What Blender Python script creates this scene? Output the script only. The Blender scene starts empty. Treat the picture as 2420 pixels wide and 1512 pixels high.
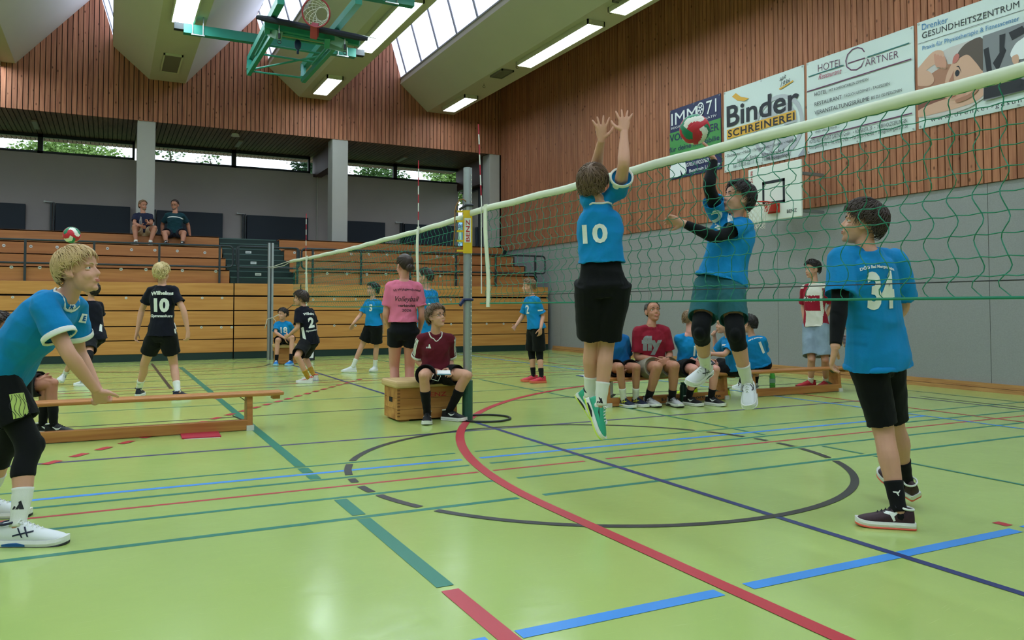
import bpy, bmesh, math, random
import numpy as np
from mathutils import Vector, Matrix, Quaternion
from mathutils.bvhtree import BVHTree

S = bpy.context.scene
COL = S.collection
random.seed(7)
R = math.radians

# ------------------------------------------------------------------ camera, world, exposure
FPX, CXP, CYP = 1880.0, 1210.0, 660.14          # focal length and principal point of the 2420x1512 frame
CAM = Vector((0.0, 0.0, 1.2))
YAW, PIT, ROL = R(26.8765), R(2.00135), R(-0.0268)
FW = Vector((math.sin(YAW)*math.cos(PIT), math.cos(YAW)*math.cos(PIT), math.sin(PIT)))
_rt = Vector((math.cos(YAW), -math.sin(YAW), 0)); _up = _rt.cross(FW)
RT = _rt*math.cos(ROL) + _up*math.sin(ROL); UP = _up*math.cos(ROL) - _rt*math.sin(ROL)
cd = bpy.data.cameras.new('camera'); cam = bpy.data.objects.new('camera', cd); COL.objects.link(cam)
cd.sensor_width = 36.0; cd.lens = FPX/2420*36.0; cd.shift_y = -(756-CYP)/2420
cd.clip_start = 0.05; cd.clip_end = 400
M = Matrix((RT, UP, -FW)).transposed().to_4x4(); M.translation = CAM
cam.matrix_world = M
S.camera = cam
S.view_settings.view_transform = 'Standard'; S.view_settings.look = 'None'
S.view_settings.gamma = 1.0; S.view_settings.use_curve_mapping = False
S.view_settings.exposure = 0.0
W = bpy.data.worlds.new('sky'); S.world = W; W.use_nodes = True
_bg = W.node_tree.nodes['Background']; _bg.inputs[0].default_value = (0.80, 0.90, 1.0, 1); _bg.inputs[1].default_value = 2.2
SKYLIGHT = 2.3      # daylight coming through the milky roof glazing
LAMP = 25.0         # fluorescent diffusers
try:
    S.cycles.max_bounces = 6; S.cycles.diffuse_bounces = 3; S.cycles.glossy_bounces = 3
    S.cycles.transmission_bounces = 6; S.cycles.transparent_max_bounces = 8
    S.cycles.caustics_reflective = False; S.cycles.caustics_refractive = False
    S.cycles.sample_clamp_indirect = 6.0; S.cycles.use_adaptive_sampling = True; S.cycles.adaptive_threshold = 0.02
except Exception: pass

# ------------------------------------------------------------------ measuring helpers
def ray(x, y): return (RT*((x-CXP)/FPX) + UP*((CYP-y)/FPX) + FW)
def dep(x, y, d): return CAM + ray(x, y)*d
def onz(x, y, z=0.0):
    d = ray(x, y); return CAM + d*((z-CAM.z)/d.z)
def onx(x, y, X):
    d = ray(x, y); return CAM + d*((X-CAM.x)/d.x)
def ony(x, y, Y):
    d = ray(x, y); return CAM + d*((Y-CAM.y)/d.y)

# ------------------------------------------------------------------ materials
def lin(c): return tuple(((v/255)/12.92 if v/255 <= .04045 else ((v/255+.055)/1.055)**2.4) for v in c[:3]) + (1,)
_m = {}
def mat(name, rgb=(200,200,200), rough=.6, metal=0.0, spec=.4, emit=0.0, var=0.0, vscale=6.0, bump=0.0, bscale=40.0, trans=0.0, sheen=0.0, stretch=None, coat=0.0):
    if name in _m: return _m[name]
    m = bpy.data.materials.new(name); m.use_nodes = True; nt = m.node_tree; b = nt.nodes['Principled BSDF']
    c = lin(rgb); b.inputs['Base Color'].default_value = c
    b.inputs['Roughness'].default_value = rough; b.inputs['Metallic'].default_value = metal
    b.inputs['Specular IOR Level'].default_value = spec
    if trans: b.inputs['Transmission Weight'].default_value = trans
    if coat: b.inputs['Coat Weight'].default_value = coat
    if sheen: b.inputs['Sheen Weight'].default_value = sheen
    if emit:
        b.inputs['Emission Color'].default_value = c; b.inputs['Emission Strength'].default_value = emit
    if var or bump:
        tc = nt.nodes.new('ShaderNodeTexCoord'); mp = nt.nodes.new('ShaderNodeMapping')
        if stretch: mp.inputs['Scale'].default_value = stretch
        nt.links.new(tc.outputs['Object'], mp.inputs['Vector'])
        if var:
            n = nt.nodes.new('ShaderNodeTexNoise'); n.inputs['Scale'].default_value = vscale; n.inputs['Detail'].default_value = 5
            nt.links.new(mp.outputs[0], n.inputs['Vector'])
            mr = nt.nodes.new('ShaderNodeMapRange'); mr.inputs[3].default_value = 1-var; mr.inputs[4].default_value = 1+var
            nt.links.new(n.outputs['Fac'], mr.inputs[0])
            mx = nt.nodes.new('ShaderNodeMix'); mx.data_type = 'RGBA'; mx.blend_type = 'MULTIPLY'; mx.inputs[0].default_value = 1
            mx.inputs[6].default_value = c; nt.links.new(mr.outputs[0], mx.inputs[7]); nt.links.new(mx.outputs[2], b.inputs['Base Color'])
        if bump:
            n2 = nt.nodes.new('ShaderNodeTexNoise'); n2.inputs['Scale'].default_value = bscale; n2.inputs['Detail'].default_value = 3
            nt.links.new(mp.outputs[0], n2.inputs['Vector'])
            bp = nt.nodes.new('ShaderNodeBump'); bp.inputs['Strength'].default_value = bump; bp.inputs['Distance'].default_value = .01
            nt.links.new(n2.outputs['Fac'], bp.inputs['Height']); nt.links.new(bp.outputs[0], b.inputs['Normal'])
    _m[name] = m; return m

def N(nt, t, **kw):
    n = nt.nodes.new(t)
    for k, v in kw.items():
        if k.startswith('i'): n.inputs[int(k[1:])].default_value = v
        else: setattr(n, k, v)
    return n

def wood(name, a, b, knots=0.0, axis=2, rough=.5, island=.18, grain=30.0, coat=0.0):
    """plank wood: grain along an axis, a tone of its own per board, optional knots"""
    if name in _m: return _m[name]
    m = bpy.data.materials.new(name); m.use_nodes = True; nt = m.node_tree; L = nt.links; p = nt.nodes['Principled BSDF']
    p.inputs['Roughness'].default_value = rough; p.inputs['Specular IOR Level'].default_value = .3
    if coat: p.inputs['Coat Weight'].default_value = coat
    tc = N(nt, 'ShaderNodeTexCoord'); g = N(nt, 'ShaderNodeNewGeometry')
    sc = [1, 1, 1]; sc[axis] = .06
    mp = N(nt, 'ShaderNodeMapping'); mp.inputs['Scale'].default_value = sc
    L.new(tc.outputs['Object'], mp.inputs['Vector'])
    off = N(nt, 'ShaderNodeVectorMath', operation='SCALE'); off.inputs[0].default_value = (37, 53, 71); L.new(g.outputs['Random Per Island'], off.inputs['Scale'])
    ad = N(nt, 'ShaderNodeVectorMath', operation='ADD'); L.new(mp.outputs[0], ad.inputs[0]); L.new(off.outputs[0], ad.inputs[1])
    n = N(nt, 'ShaderNodeTexNoise'); n.inputs['Scale'].default_value = grain; n.inputs['Detail'].default_value = 6; n.inputs['Distortion'].default_value = .6
    L.new(ad.outputs[0], n.inputs['Vector'])
    cr = N(nt, 'ShaderNodeValToRGB'); cr.color_ramp.elements[0].position = .32; cr.color_ramp.elements[1].position = .68
    cr.color_ramp.elements[0].color = lin(b); cr.color_ramp.elements[1].color = lin(a); L.new(n.outputs['Fac'], cr.inputs[0])
    mr = N(nt, 'ShaderNodeMapRange'); mr.inputs[3].default_value = 1-island; mr.inputs[4].default_value = 1+island; L.new(g.outputs['Random Per Island'], mr.inputs[0])
    mx = N(nt, 'ShaderNodeMix', data_type='RGBA', blend_type='MULTIPLY'); mx.inputs[0].default_value = 1
    L.new(cr.outputs[0], mx.inputs[6]); L.new(mr.outputs[0], mx.inputs[7]); out = mx.outputs[2]
    if knots:
        s2 = [1, 1, 1]; s2[axis] = .55
        mp2 = N(nt, 'ShaderNodeMapping'); mp2.inputs['Scale'].default_value = s2; L.new(tc.outputs['Object'], mp2.inputs['Vector'])
        ad2 = N(nt, 'ShaderNodeVectorMath', operation='ADD'); L.new(mp2.outputs[0], ad2.inputs[0]); L.new(off.outputs[0], ad2.inputs[1])
        v = N(nt, 'ShaderNodeTexVoronoi'); v.inputs['Scale'].default_value = 7.0; L.new(ad2.outputs[0], v.inputs['Vector'])
        c2 = N(nt, 'ShaderNodeValToRGB'); c2.color_ramp.elements[0].position = .07; c2.color_ramp.elements[0].color = (1, 1, 1, 1)
        c2.color_ramp.elements[1].position = .15; c2.color_ramp.elements[1].color = (0, 0, 0, 1); L.new(v.outputs['Distance'], c2.inputs[0])
        ml = N(nt, 'ShaderNodeMath', operation='MULTIPLY'); ml.inputs[1].default_value = knots; L.new(c2.outputs[0], ml.inputs[0])
        m3 = N(nt, 'ShaderNodeMix', data_type='RGBA'); L.new(ml.outputs[0], m3.inputs[0]); L.new(out, m3.inputs[6]); m3.inputs[7].default_value = lin((70, 38, 24)); out = m3.outputs[2]
    L.new(out, p.inputs['Base Color'])
    _m[name] = m; return m

def floor_material():
    m = bpy.data.materials.new('green_sports_floor'); m.use_nodes = True; nt = m.node_tree; L = nt.links; p = nt.nodes['Principled BSDF']
    tc = N(nt, 'ShaderNodeTexCoord')
    n1 = N(nt, 'ShaderNodeTexNoise'); n1.inputs['Scale'].default_value = .9; n1.inputs['Detail'].default_value = 4; L.new(tc.outputs['Object'], n1.inputs['Vector'])
    cr = N(nt, 'ShaderNodeValToRGB'); cr.color_ramp.elements[0].position = .3; cr.color_ramp.elements[1].position = .75
    cr.color_ramp.elements[0].color = lin((166, 188, 106)); cr.color_ramp.elements[1].color = lin((172, 193, 112)); L.new(n1.outputs['Fac'], cr.inputs[0])
    out = cr.outputs[0]
    # pale scuffs: two sets of long thin scratches
    for i, (rot, sx) in enumerate(((.5, 2.2), (-.9, 1.7), (1.6, 2.6))):
        mp = N(nt, 'ShaderNodeMapping'); mp.inputs['Rotation'].default_value = (0, 0, rot); mp.inputs['Scale'].default_value = (sx*.8, sx*26, 1); mp.inputs['Location'].default_value = (3.1*i, 1.7*i, 0)
        dn = N(nt, 'ShaderNodeTexNoise'); dn.inputs['Scale'].default_value = .7; L.new(tc.outputs['Object'], dn.inputs['Vector'])
        va = N(nt, 'ShaderNodeVectorMath', operation='MULTIPLY_ADD'); va.inputs[1].default_value = (.5, .5, 0); L.new(dn.outputs['Color'], va.inputs[0]); L.new(tc.outputs['Object'], va.inputs[2])
        L.new(va.outputs[0], mp.inputs['Vector'])
        v = N(nt, 'ShaderNodeTexVoronoi'); v.feature = 'F1'; v.inputs['Scale'].default_value = 1.0; L.new(mp.outputs[0], v.inputs['Vector'])
        c2 = N(nt, 'ShaderNodeValToRGB'); c2.color_ramp.elements[0].position = .03; c2.color_ramp.elements[0].color = (.5, .5, .5, 1)
        c2.color_ramp.elements[1].position = .10; c2.color_ramp.elements[1].color = (0, 0, 0, 1); L.new(v.outputs['Distance'], c2.inputs[0])
        mx = N(nt, 'ShaderNodeMix', data_type='RGBA'); L.new(c2.outputs[0], mx.inputs[0]); L.new(out, mx.inputs[6]); mx.inputs[7].default_value = lin((190, 208, 132)); out = mx.outputs[2]
    L.new(out, p.inputs['Base Color'])
    n3 = N(nt, 'ShaderNodeTexNoise'); n3.inputs['Scale'].default_value = 3.0; n3.inputs['Detail'].default_value = 6; L.new(tc.outputs['Object'], n3.inputs['Vector'])
    mr = N(nt, 'ShaderNodeMapRange'); mr.inputs[3].default_value = .13; mr.inputs[4].default_value = .24; L.new(n3.outputs['Fac'], mr.inputs[0]); L.new(mr.outputs[0], p.inputs['Roughness'])
    p.inputs['Specular IOR Level'].default_value = .5
    n4 = N(nt, 'ShaderNodeTexNoise'); n4.inputs['Scale'].default_value = 9.0; n4.inputs['Detail'].default_value = 2; L.new(tc.outputs['Object'], n4.inputs['Vector'])
    bp = N(nt, 'ShaderNodeBump'); bp.inputs['Strength'].default_value = .06; bp.inputs['Distance'].default_value = .02; L.new(n4.outputs['Fac'], bp.inputs['Height']); L.new(bp.outputs[0], p.inputs['Normal'])
    return m

# ------------------------------------------------------------------ mesh builder
def frame(d, up=Vector((0, 0, 1))):
    d = d.normalized()
    u = up.cross(d)
    if u.length < 1e-4: u = Vector((1, 0, 0)).cross(d)
    u.normalize(); return u, d.cross(u).normalized()

class MB:
    def __init__(s): s.v = []; s.f = []; s.m = []; s.cur = 0
    def slot(s, i): s.cur = i; return s
    def add(s, vs, fs):
        o = len(s.v); s.v.extend([tuple(v) for v in vs]); s.f.extend([tuple(i+o for i in f) for f in fs]); s.m.extend([s.cur]*len(fs)); return s
    def box(s, a, b):
        x0, x1 = sorted((a[0], b[0])); y0, y1 = sorted((a[1], b[1])); z0, z1 = sorted((a[2], b[2]))
        return s.add([(x0,y0,z0),(x1,y0,z0),(x1,y1,z0),(x0,y1,z0),(x0,y0,z1),(x1,y0,z1),(x1,y1,z1),(x0,y1,z1)],
                     [(0,3,2,1),(4,5,6,7),(0,1,5,4),(1,2,6,5),(2,3,7,6),(3,0,4,7)])
    def quad(s, *p): return s.add(p, [tuple(range(len(p)))])
    def prism(s, poly, d):
        n = len(poly); a = [Vector(p) for p in poly]; d = Vector(d)
        return s.add(a+[p+d for p in a], [tuple(range(n))[::-1], tuple(range(n, 2*n))]+[(i, (i+1) % n, n+(i+1) % n, n+i) for i in range(n)])
    def loft(s, rings, cap=True, closed=True):
        n = len(rings[0]); vs = [p for r in rings for p in r]; fs = []
        for k in range(len(rings)-1):
            for i in range(n if closed else n-1):
                j = (i+1) % n; fs.append((k*n+i, k*n+j, (k+1)*n+j, (k+1)*n+i))
        if cap: fs.append(tuple(range(n))[::-1]); fs.append(tuple(range((len(rings)-1)*n, len(rings)*n)))
        return s.add(vs, fs)
    def bar(s, p, q, w, h, up=(0, 0, 1)):
        p, q = Vector(p), Vector(q); u, v = frame(q-p, Vector(up))
        r = [[c+u*(w/2*a)+v*(h/2*b) for a, b in ((-1,-1),(1,-1),(1,1),(-1,1))] for c in (p, q)]
        return s.loft(r)
    def tube(s, pts, r, n=8, cap=True, closed=False, up=None):
        pts = [Vector(p) for p in pts]; rs = r if isinstance(r, (list, tuple)) else [r]*len(pts)
        rings = []; u = None
        for i, p in enumerate(pts):
            a = pts[i-1] if (i or closed) else p; b = pts[(i+1) % len(pts)] if (i < len(pts)-1 or closed) else p
            d = (b-a)
            if d.length < 1e-9: d = Vector((0, 0, 1))
            d.normalize()
            if u is None: u = frame(d, up or Vector((0, 0, 1)))[0]
            u = u - d*u.dot(d)
            if u.length < 1e-6: u = frame(d)[0]
            u.normalize(); v = d.cross(u)
            rings.append([p+(u*math.cos(t)+v*math.sin(t))*rs[i] for t in [2*math.pi*k/n for k in range(n)]])
        if closed:
            rings.append(rings[0]); return s.loft(rings, cap=False)
        return s.loft(rings, cap=cap)
    def cyl(s, p, q, r, n=16, r2=None): return s.tube([p, q], [r, r if r2 is None else r2], n)
    def sphere(s, c, rad, X=None, nu=16, nv=10):
        c = Vector(c); rad = rad if isinstance(rad, (tuple, list)) else (rad,)*3
        X = X or (Vector((1,0,0)), Vector((0,1,0)), Vector((0,0,1)))
        vs = [c-X[2]*rad[2]]; fs = []
        for j in range(1, nv):
            t = -math.pi/2+math.pi*j/nv
            for i in range(nu):
                a = 2*math.pi*i/nu
                vs.append(c+X[0]*(rad[0]*math.cos(t)*math.cos(a))+X[1]*(rad[1]*math.cos(t)*math.sin(a))+X[2]*(rad[2]*math.sin(t)))
        vs.append(c+X[2]*rad[2]); top = len(vs)-1
        for i in range(nu):
            j = (i+1) % nu; fs.append((0, 1+j, 1+i)); fs.append((top, top-nu+i, top-nu+j))
            for k in range(nv-2): fs.append((1+k*nu+i, 1+k*nu+j, 1+(k+1)*nu+j, 1+(k+1)*nu+i))
        return s.add(vs, fs)
    def ring(s, c, ax, r, rr, n=32, k=8, squash=None):
        u, v = frame(Vector(ax)); c = Vector(c)
        return s.tube([c+(u*math.cos(t)+v*math.sin(t))*r for t in [2*math.pi*i/n for i in range(n)]], rr, k, closed=True)
    def mesh(s, name, smooth=False):
        me = bpy.data.meshes.new(name); me.from_pydata(s.v, [], s.f)
        if any(s.m): me.polygons.foreach_set('material_index', s.m)
        if smooth: me.polygons.foreach_set('use_smooth', [True]*len(s.f))
        me.update(); return me
    def build(s, name, ms, parent=None, smooth=False, bevel=0.0, fix=True):
        me = s.mesh(name, smooth)
        if fix:
            bm = bmesh.new(); bm.from_mesh(me); bmesh.ops.recalc_face_normals(bm, faces=bm.faces); bm.to_mesh(me); bm.free()
        for m in (ms if isinstance(ms, (list, tuple)) else [ms]): me.materials.append(m)
        return link(name, me, parent, bevel)

def link(name, me, parent=None, bevel=0.0):
    o = bpy.data.objects.new(name, me); COL.objects.link(o)
    if bevel:
        md = o.modifiers.new('bevel', 'BEVEL'); md.width = bevel; md.segments = 2; md.limit_method = 'ANGLE'; md.angle_limit = R(40)
    if parent is not None:
        o.parent = parent; o.matrix_parent_inverse = WM(parent).inverted()
    return o
def WM(o):
    m = Matrix.Translation(o.location) @ o.rotation_euler.to_matrix().to_4x4()
    return (WM(o.parent) @ o.matrix_parent_inverse @ m) if o.parent else m
def tag(o, label, cat, group=None, kind=None):
    o['label'] = label; o['category'] = cat
    if group: o['group'] = group
    if kind: o['kind'] = kind
    return o
def thing(name, label, cat, loc=(0,0,0), group=None):
    o = bpy.data.objects.new(name, None); COL.objects.link(o); o.location = loc; o.empty_display_size = .1
    return tag(o, label, cat, group)
def struct(name, mb, ms, parent=None, **kw):
    o = mb.build(name, ms, parent, **kw); o['kind'] = 'structure'; return o
def copy_tree(o, d, parent=None):
    """a thing moved by d, with copies of its parts and their sub-parts"""
    c = o.copy(); COL.objects.link(c)
    if parent is None: c.location = Vector(o.location)+Vector(d)
    else: c.parent = parent
    for ch in list(o.children): copy_tree(ch, d, c)
    return c

# flat lettering and shapes: (2-D mesh) -> placed on a plane or wrapped onto a surface
def text2d(s, bold=0.0, shear=0.0, sp=1.0):
    cu = bpy.data.curves.new('t', 'FONT'); cu.body = s; cu.size = 1; cu.offset = bold; cu.shear = shear; cu.space_character = sp; cu.resolution_u = 3
    ob = bpy.data.objects.new('t', cu); COL.objects.link(ob)
    dg = bpy.context.evaluated_depsgraph_get(); dg.update()
    me = bpy.data.meshes.new_from_object(ob.evaluated_get(dg))
    vs = [(v.co.x, v.co.y) for v in me.vertices]; fs = [tuple(p.vertices) for p in me.polygons]
    bpy.data.objects.remove(ob); bpy.data.curves.remove(cu); bpy.data.meshes.remove(me)
    return vs, fs
CAPH = .73
def fit(s, u0, v0, u1, h, bold=0.0, shear=0.0, sp=1.0, skew=0.0):
    """text whose baseline runs from (u0, v0) to u1 with cap height h"""
    vs, fs = text2d(s, bold, shear, sp)
    xs = [v[0] for v in vs]; a, b = min(xs), max(xs); k = (u1-u0)/max(b-a, 1e-6)
    return [(u0+(x-a)*k, v0+y*h/CAPH+skew*(x-a)*k) for x, y in vs], fs
def flat(mb, vf, O, U, V):
    vs, fs = vf; return mb.add([O+U*x+V*y for x, y in vs], fs)
# ------------------------------------------------------------------ palette
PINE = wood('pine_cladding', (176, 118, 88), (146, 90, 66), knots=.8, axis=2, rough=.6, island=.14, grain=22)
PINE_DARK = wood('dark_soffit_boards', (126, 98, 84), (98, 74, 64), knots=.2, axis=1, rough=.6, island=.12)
GAP = mat('black_gap', (16, 13, 14), .9)
PLASTER = mat('grey_plaster', (172, 162, 160), .9, var=.05, vscale=2.0, bump=.05, bscale=30)
CONC = mat('painted_concrete', (188, 184, 176), .8, var=.03)
FELT = mat('grey_felt_wall', (146, 146, 148), .95, var=.16, vscale=55, bump=.15, bscale=150)
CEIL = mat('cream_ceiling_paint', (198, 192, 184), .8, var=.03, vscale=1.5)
CEIL_SHADED = mat('cream_ceiling_paint_shaded', (186, 180, 166), .8, var=.03, vscale=1.5)  # same cream paint, underside shade and floor bounce put into the colour
WHITE = mat('white_paint', (225, 225, 220), .6)
ANTHR = mat('dark_window_frame', (26, 32, 38), .5)
GLASSM = mat('milky_roof_glazing', (206, 218, 250), .6, emit=SKYLIGHT, var=.08, vscale=3, stretch=(1, 3, .5))
BEECH = wood('beech_plywood', (206, 148, 82), (186, 126, 66), axis=0, rough=.38, island=.05, grain=14)
BEECH_UP = wood('darker_beech_plywood', (186, 124, 74), (166, 104, 60), axis=0, rough=.4, island=.06, grain=14)
TGREEN = mat('dark_green_steel', (22, 46, 42), .5)
RAILM = mat('anthracite_rail_paint', (38, 46, 52), .45)
STEEL = mat('galvanised_steel', (176, 182, 184), .35, metal=.8, var=.06, vscale=20)
SKIRT = wood('oak_skirting', (198, 150, 96), (160, 112, 70), axis=1, rough=.5, island=.05)

# ------------------------------------------------------------------ floor with its painted court lines
FLM = floor_material()
LC = [FLM] + [mat(n, c, .35) for n, c in (('green_line', (32, 122, 100)), ('light_blue_line', (62, 142, 222)), ('red_line', (186, 52, 64)),
      ('navy_line', (36, 52, 108)), ('black_line', (52, 54, 56)), ('dull_violet_line', (70, 66, 108)))]
GRN, BLU, RED, NAV, BLK, VIO = range(1, 7)
f = MB()
nx, ny = 20, 24
f.add([(-16+28*i/nx, -9+33*j/ny, 0) for j in range(ny+1) for i in range(nx+1)], [(j*(nx+1)+i, j*(nx+1)+i+1, (j+1)*(nx+1)+i+1, (j+1)*(nx+1)+i) for j in range(ny) for i in range(nx)])
_lz = [0.0008]
def path(c, pts, w, closed=False):
    f.slot(c); _lz[0] += .00004; z = _lz[0]; n = len(pts); L = []
    for i, p in enumerate(pts):
        a = Vector(pts[i-1] if i or closed else pts[0]); b = Vector(pts[(i+1) % n] if i < n-1 or closed else pts[-1])
        d = (b-a).normalized(); nn = Vector((-d.y, d.x))*w/2; p = Vector(p); L.append([(p.x+nn.x, p.y+nn.y, z), (p.x-nn.x, p.y-nn.y, z)])
    if closed: L.append(L[0])
    for a, b in zip(L, L[1:]): f.quad(a[1], b[1], b[0], a[0])
def lx(c, y, x0, x1, w=.05): path(c, [(x0, y), (x1, y)], w)
def ly(c, x, y0, y1, w=.05): path(c, [(x, y0), (x, y1)], w)
arc = lambda cx, cy, r, a0, a1, n=40: [(cx+r*math.cos(R(a0+(a1-a0)*i/n)), cy+r*math.sin(R(a0+(a1-a0)*i/n))) for i in range(n+1)]
# lines across the hall, cut where the curve crosses
for c, y, w, gaps in ((GRN, 4.49, .05, [(2.32, 2.50)]), (GRN, 5.01, .045, [(2.40, 2.58)]), (RED, 5.32, .035, [(2.42, 2.54), (3.33, 3.53)]),
                      (GRN, 5.58, .045, [(2.46, 2.64)]), (BLU, 5.81, .055, [(2.50, 2.66)]), (GRN, 6.09, .035, [(2.56, 2.74)])):
    x = -16
    for a, b in gaps: lx(c, y, x, a, w); x = b
    lx(c, y, x, 8.04 if c == BLU else 10.8, w)
for y, c, w in ((7.12, VIO, .05), (9.17, BLK, .04), (10.4, GRN, .03), (12.3, BLK, .04), (13.1, VIO, .04), (15.2, BLK, .04), (16.6, RED, .04), (18.2, VIO, .05), (12.75, RED, .04), (14.2, GRN, .04)):
    lx(c, y, -16, 9.56 if c == VIO else 10.6, w)
lx(BLU, 2.63, -16, 1.24, .075); lx(BLU, 2.63, 1.36, 2.31, .075); lx(BLU, 2.63, 2.47, 4.37, .075)
lx(BLU, 2.63, 4.46, 8.04, .075)
ly(RED, 4.43, -3, 2.56, .06); ly(RED, 4.43, 2.70, 2.78, .06)
ly(GRN, 1.31, 3.22, 4.45, .08); ly(GRN, 1.31, 4.54, 4.96, .08); ly(GRN, 1.31, 5.86, 6.04, .08); ly(GRN, 1.31, 6.12, 11.1, .08); ly(GRN, 1.31, 11.2, 17.3, .08); ly(RED, 1.30, 11.1, 11.9, .09)
ly(GRN, 1.31, 5.62, 5.76, .08); ly(RED, 1.31, -3, 3.17, .08)
ly(BLK, .84, 12.8, 18.7, .05)
ly(NAV, 3.43, -9, 19.2, .05)
for y0, y1 in ((-6, 4.44), (4.55, 4.96), (5.64, 5.77), (5.86, 6.05), (6.14, 12.1), (12.3, 19.0)): ly(GRN, 5.52, y0, y1, .035)
ly(BLU, 8.05, -6, 19, .045); ly(RED, 8.53, -6, 19, .04); ly(VIO, 9.55, -6, 7.1, .045); ly(BLK, 9.75, -6, 7.1, .04); ly(GRN, 10.28, -6, 19, .035)
cc = (3.41, 5.32)
_cut = [4.49-5.32, 5.01-5.32, 0, 5.58-5.32, 6.09-5.32]
_seg = []
for q in arc(cc[0], cc[1], 1.885, 0, 360, 360):
    if min(abs(q[1]-cc[1]-c) for c in _cut) < .045:
        if len(_seg) > 1: path(BLK, _seg, .055)
        _seg = []
    else: _seg.append(q)
if len(_seg) > 1: path(BLK, _seg, .055)
path(RED, [(2.38, -9), (2.38, 1), (2.38, 3)]+arc(9.05, 4.2, 6.67, 180, 88, 60)+[(10.9, 10.85)], .08)
path(BLK, arc(1.3, 17.8, 1.8, 190, 350), .04)
p0 = Vector((-.42, 7.07)); d = (Vector((3.06, 12.01))-p0).normalized()
for i in range(-8, 24):
    a = p0 + d*(.31*i)
    path(RED, [tuple(a), tuple(a+d*.16)], .075)
fo = struct('floor', f, LC)

# ------------------------------------------------------------------ right wall: felt below, pine boards above
XR, Y0, YG = 11.14, -9.0, 22.7
m = MB()
for i in range(16):
    a = Y0+2*i; b = min(a+2, YG+.4)
    m.box((XR, a+.004, .0), (XR+.2, b-.004, 2.96))
m.slot(1).box((XR+.03, Y0, 0), (XR+.25, YG+.4, 9.6))
struct('wall_right', m, [FELT, GAP])
m = MB(); y = Y0
while y < YG-.05:
    m.box((XR-.03, y+.008, 2.965), (XR+.02, y+.109, 9.5)); y += .117
o = struct('wall_right_cladding', m, PINE)
m = MB()
m.box((XR-.06, Y0, .0), (XR+.01, YG-3.3, .055)); m.box((XR-.035, Y0, .06), (XR+.01, YG-3.3, .125)); m.slot(1).box((XR-.03, Y0, .05), (XR, YG-3.3, .064))
struct('baseboard_right', m, [SKIRT, GAP])

# ------------------------------------------------------------------ gable of the hall above the gallery
m = MB(); x = -16.0
while x < XR-.05:
    m.box((x+.009, YG, 6.06), (min(x+.108, XR-.035), YG+.04, 9.6)); x += .117
m.slot(1).box((-16, YG+.03, 6.075), (XR, YG+.25, 9.7))
struct('wall_gable', m, [PINE, GAP])
# soffit boards run out past the window as the eaves
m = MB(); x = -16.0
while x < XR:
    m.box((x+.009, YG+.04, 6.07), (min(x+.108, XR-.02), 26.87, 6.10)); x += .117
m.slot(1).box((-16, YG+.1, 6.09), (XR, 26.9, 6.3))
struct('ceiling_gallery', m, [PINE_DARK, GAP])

# ------------------------------------------------------------------ rear wall of the gallery with its window band
YW = 25.8
m = MB(); m.box((-16, YW, 0), (10.95, YW+.3, 5.53)); m.box((-16, YW-.012, 5.47), (10.95, YW+.02, 5.53))
struct('wall_back', m, PLASTER)
wins = [(-6.5, -4.2), (-4.2, -1.78), (-1.78, .62), (1.05, 3.4), (3.4, 5.75), (6.15, 8.62), (8.62, 11.0)]
PANE = bpy.data.materials.new('clear_window_glass'); PANE.use_nodes = True; _n = PANE.node_tree; _n.nodes.remove(_n.nodes['Principled BSDF'])
_t = N(_n, 'ShaderNodeBsdfTransparent'); _t.inputs[0].default_value = (.93, .96, .97, 1); _g = N(_n, 'ShaderNodeBsdfGlossy'); _g.inputs['Roughness'].default_value = .03
_f = N(_n, 'ShaderNodeFresnel'); _f.inputs[0].default_value = 1.3; _x = N(_n, 'ShaderNodeMixShader'); _n.links.new(_f.outputs[0], _x.inputs[0]); _n.links.new(_t.outputs[0], _x.inputs[1]); _n.links.new(_g.outputs[0], _x.inputs[2]); _n.links.new(_x.outputs[0], _n.nodes['Material Output'].inputs[0])
for i, (a, b) in enumerate(wins):
    m = MB(); za, zb, t = 5.53, 6.075, .065
    m.box((a, YW-.03, za), (b, YW+.09, za+t)); m.box((a, YW-.03, zb-t-.03), (b, YW+.09, zb))
    m.box((a, YW-.03, za), (a+t, YW+.09, zb)); m.box((b-t, YW-.03, za), (b, YW+.09, zb))
    w = struct('window_%d' % (i+1), m, ANTHR)
    g = MB(); g.quad((a+t, YW+.03, za+t), (b-t, YW+.03, za+t), (b-t, YW+.03, zb-t-.03), (a+t, YW+.03, zb-t-.03))
    go = g.build('window_pane', PANE, w, fix=False); go['kind'] = 'structure'
# glazed strip in the side wall beyond the pillar
m = MB(); xa = XR
m.box((xa, YG+.4, 5.25), (xa+.2, YW+.3, 6.2)); m.box((xa, YG+.4, 0), (xa+.2, YW+.3, 2.95))
struct('wall_side', m, mat('brown_beam_boards', (74, 48, 44), .6))
m = MB()
for a, b, z0, z1 in ((23.15, 23.22, 2.95, 5.25), (25.68, 25.8, 2.95, 6.05), (24.4, 24.46, 2.95, 5.25), (23.15, 25.8, 2.95, 3.02), (23.15, 25.8, 5.18, 5.25), (23.15, 25.8, 4.38, 4.43)):
    m.box((xa-.03, a, z0), (xa+.08, b, z1))
w = struct('window_8', m, ANTHR)
g = MB(); g.quad((xa+.03, 23.2, 3.0), (xa+.03, 25.7, 3.0), (xa+.03, 25.7, 5.2), (xa+.03, 23.2, 5.2)); go = g.build('window_pane', PANE, w, fix=False); go['kind'] = 'structure'
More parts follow.
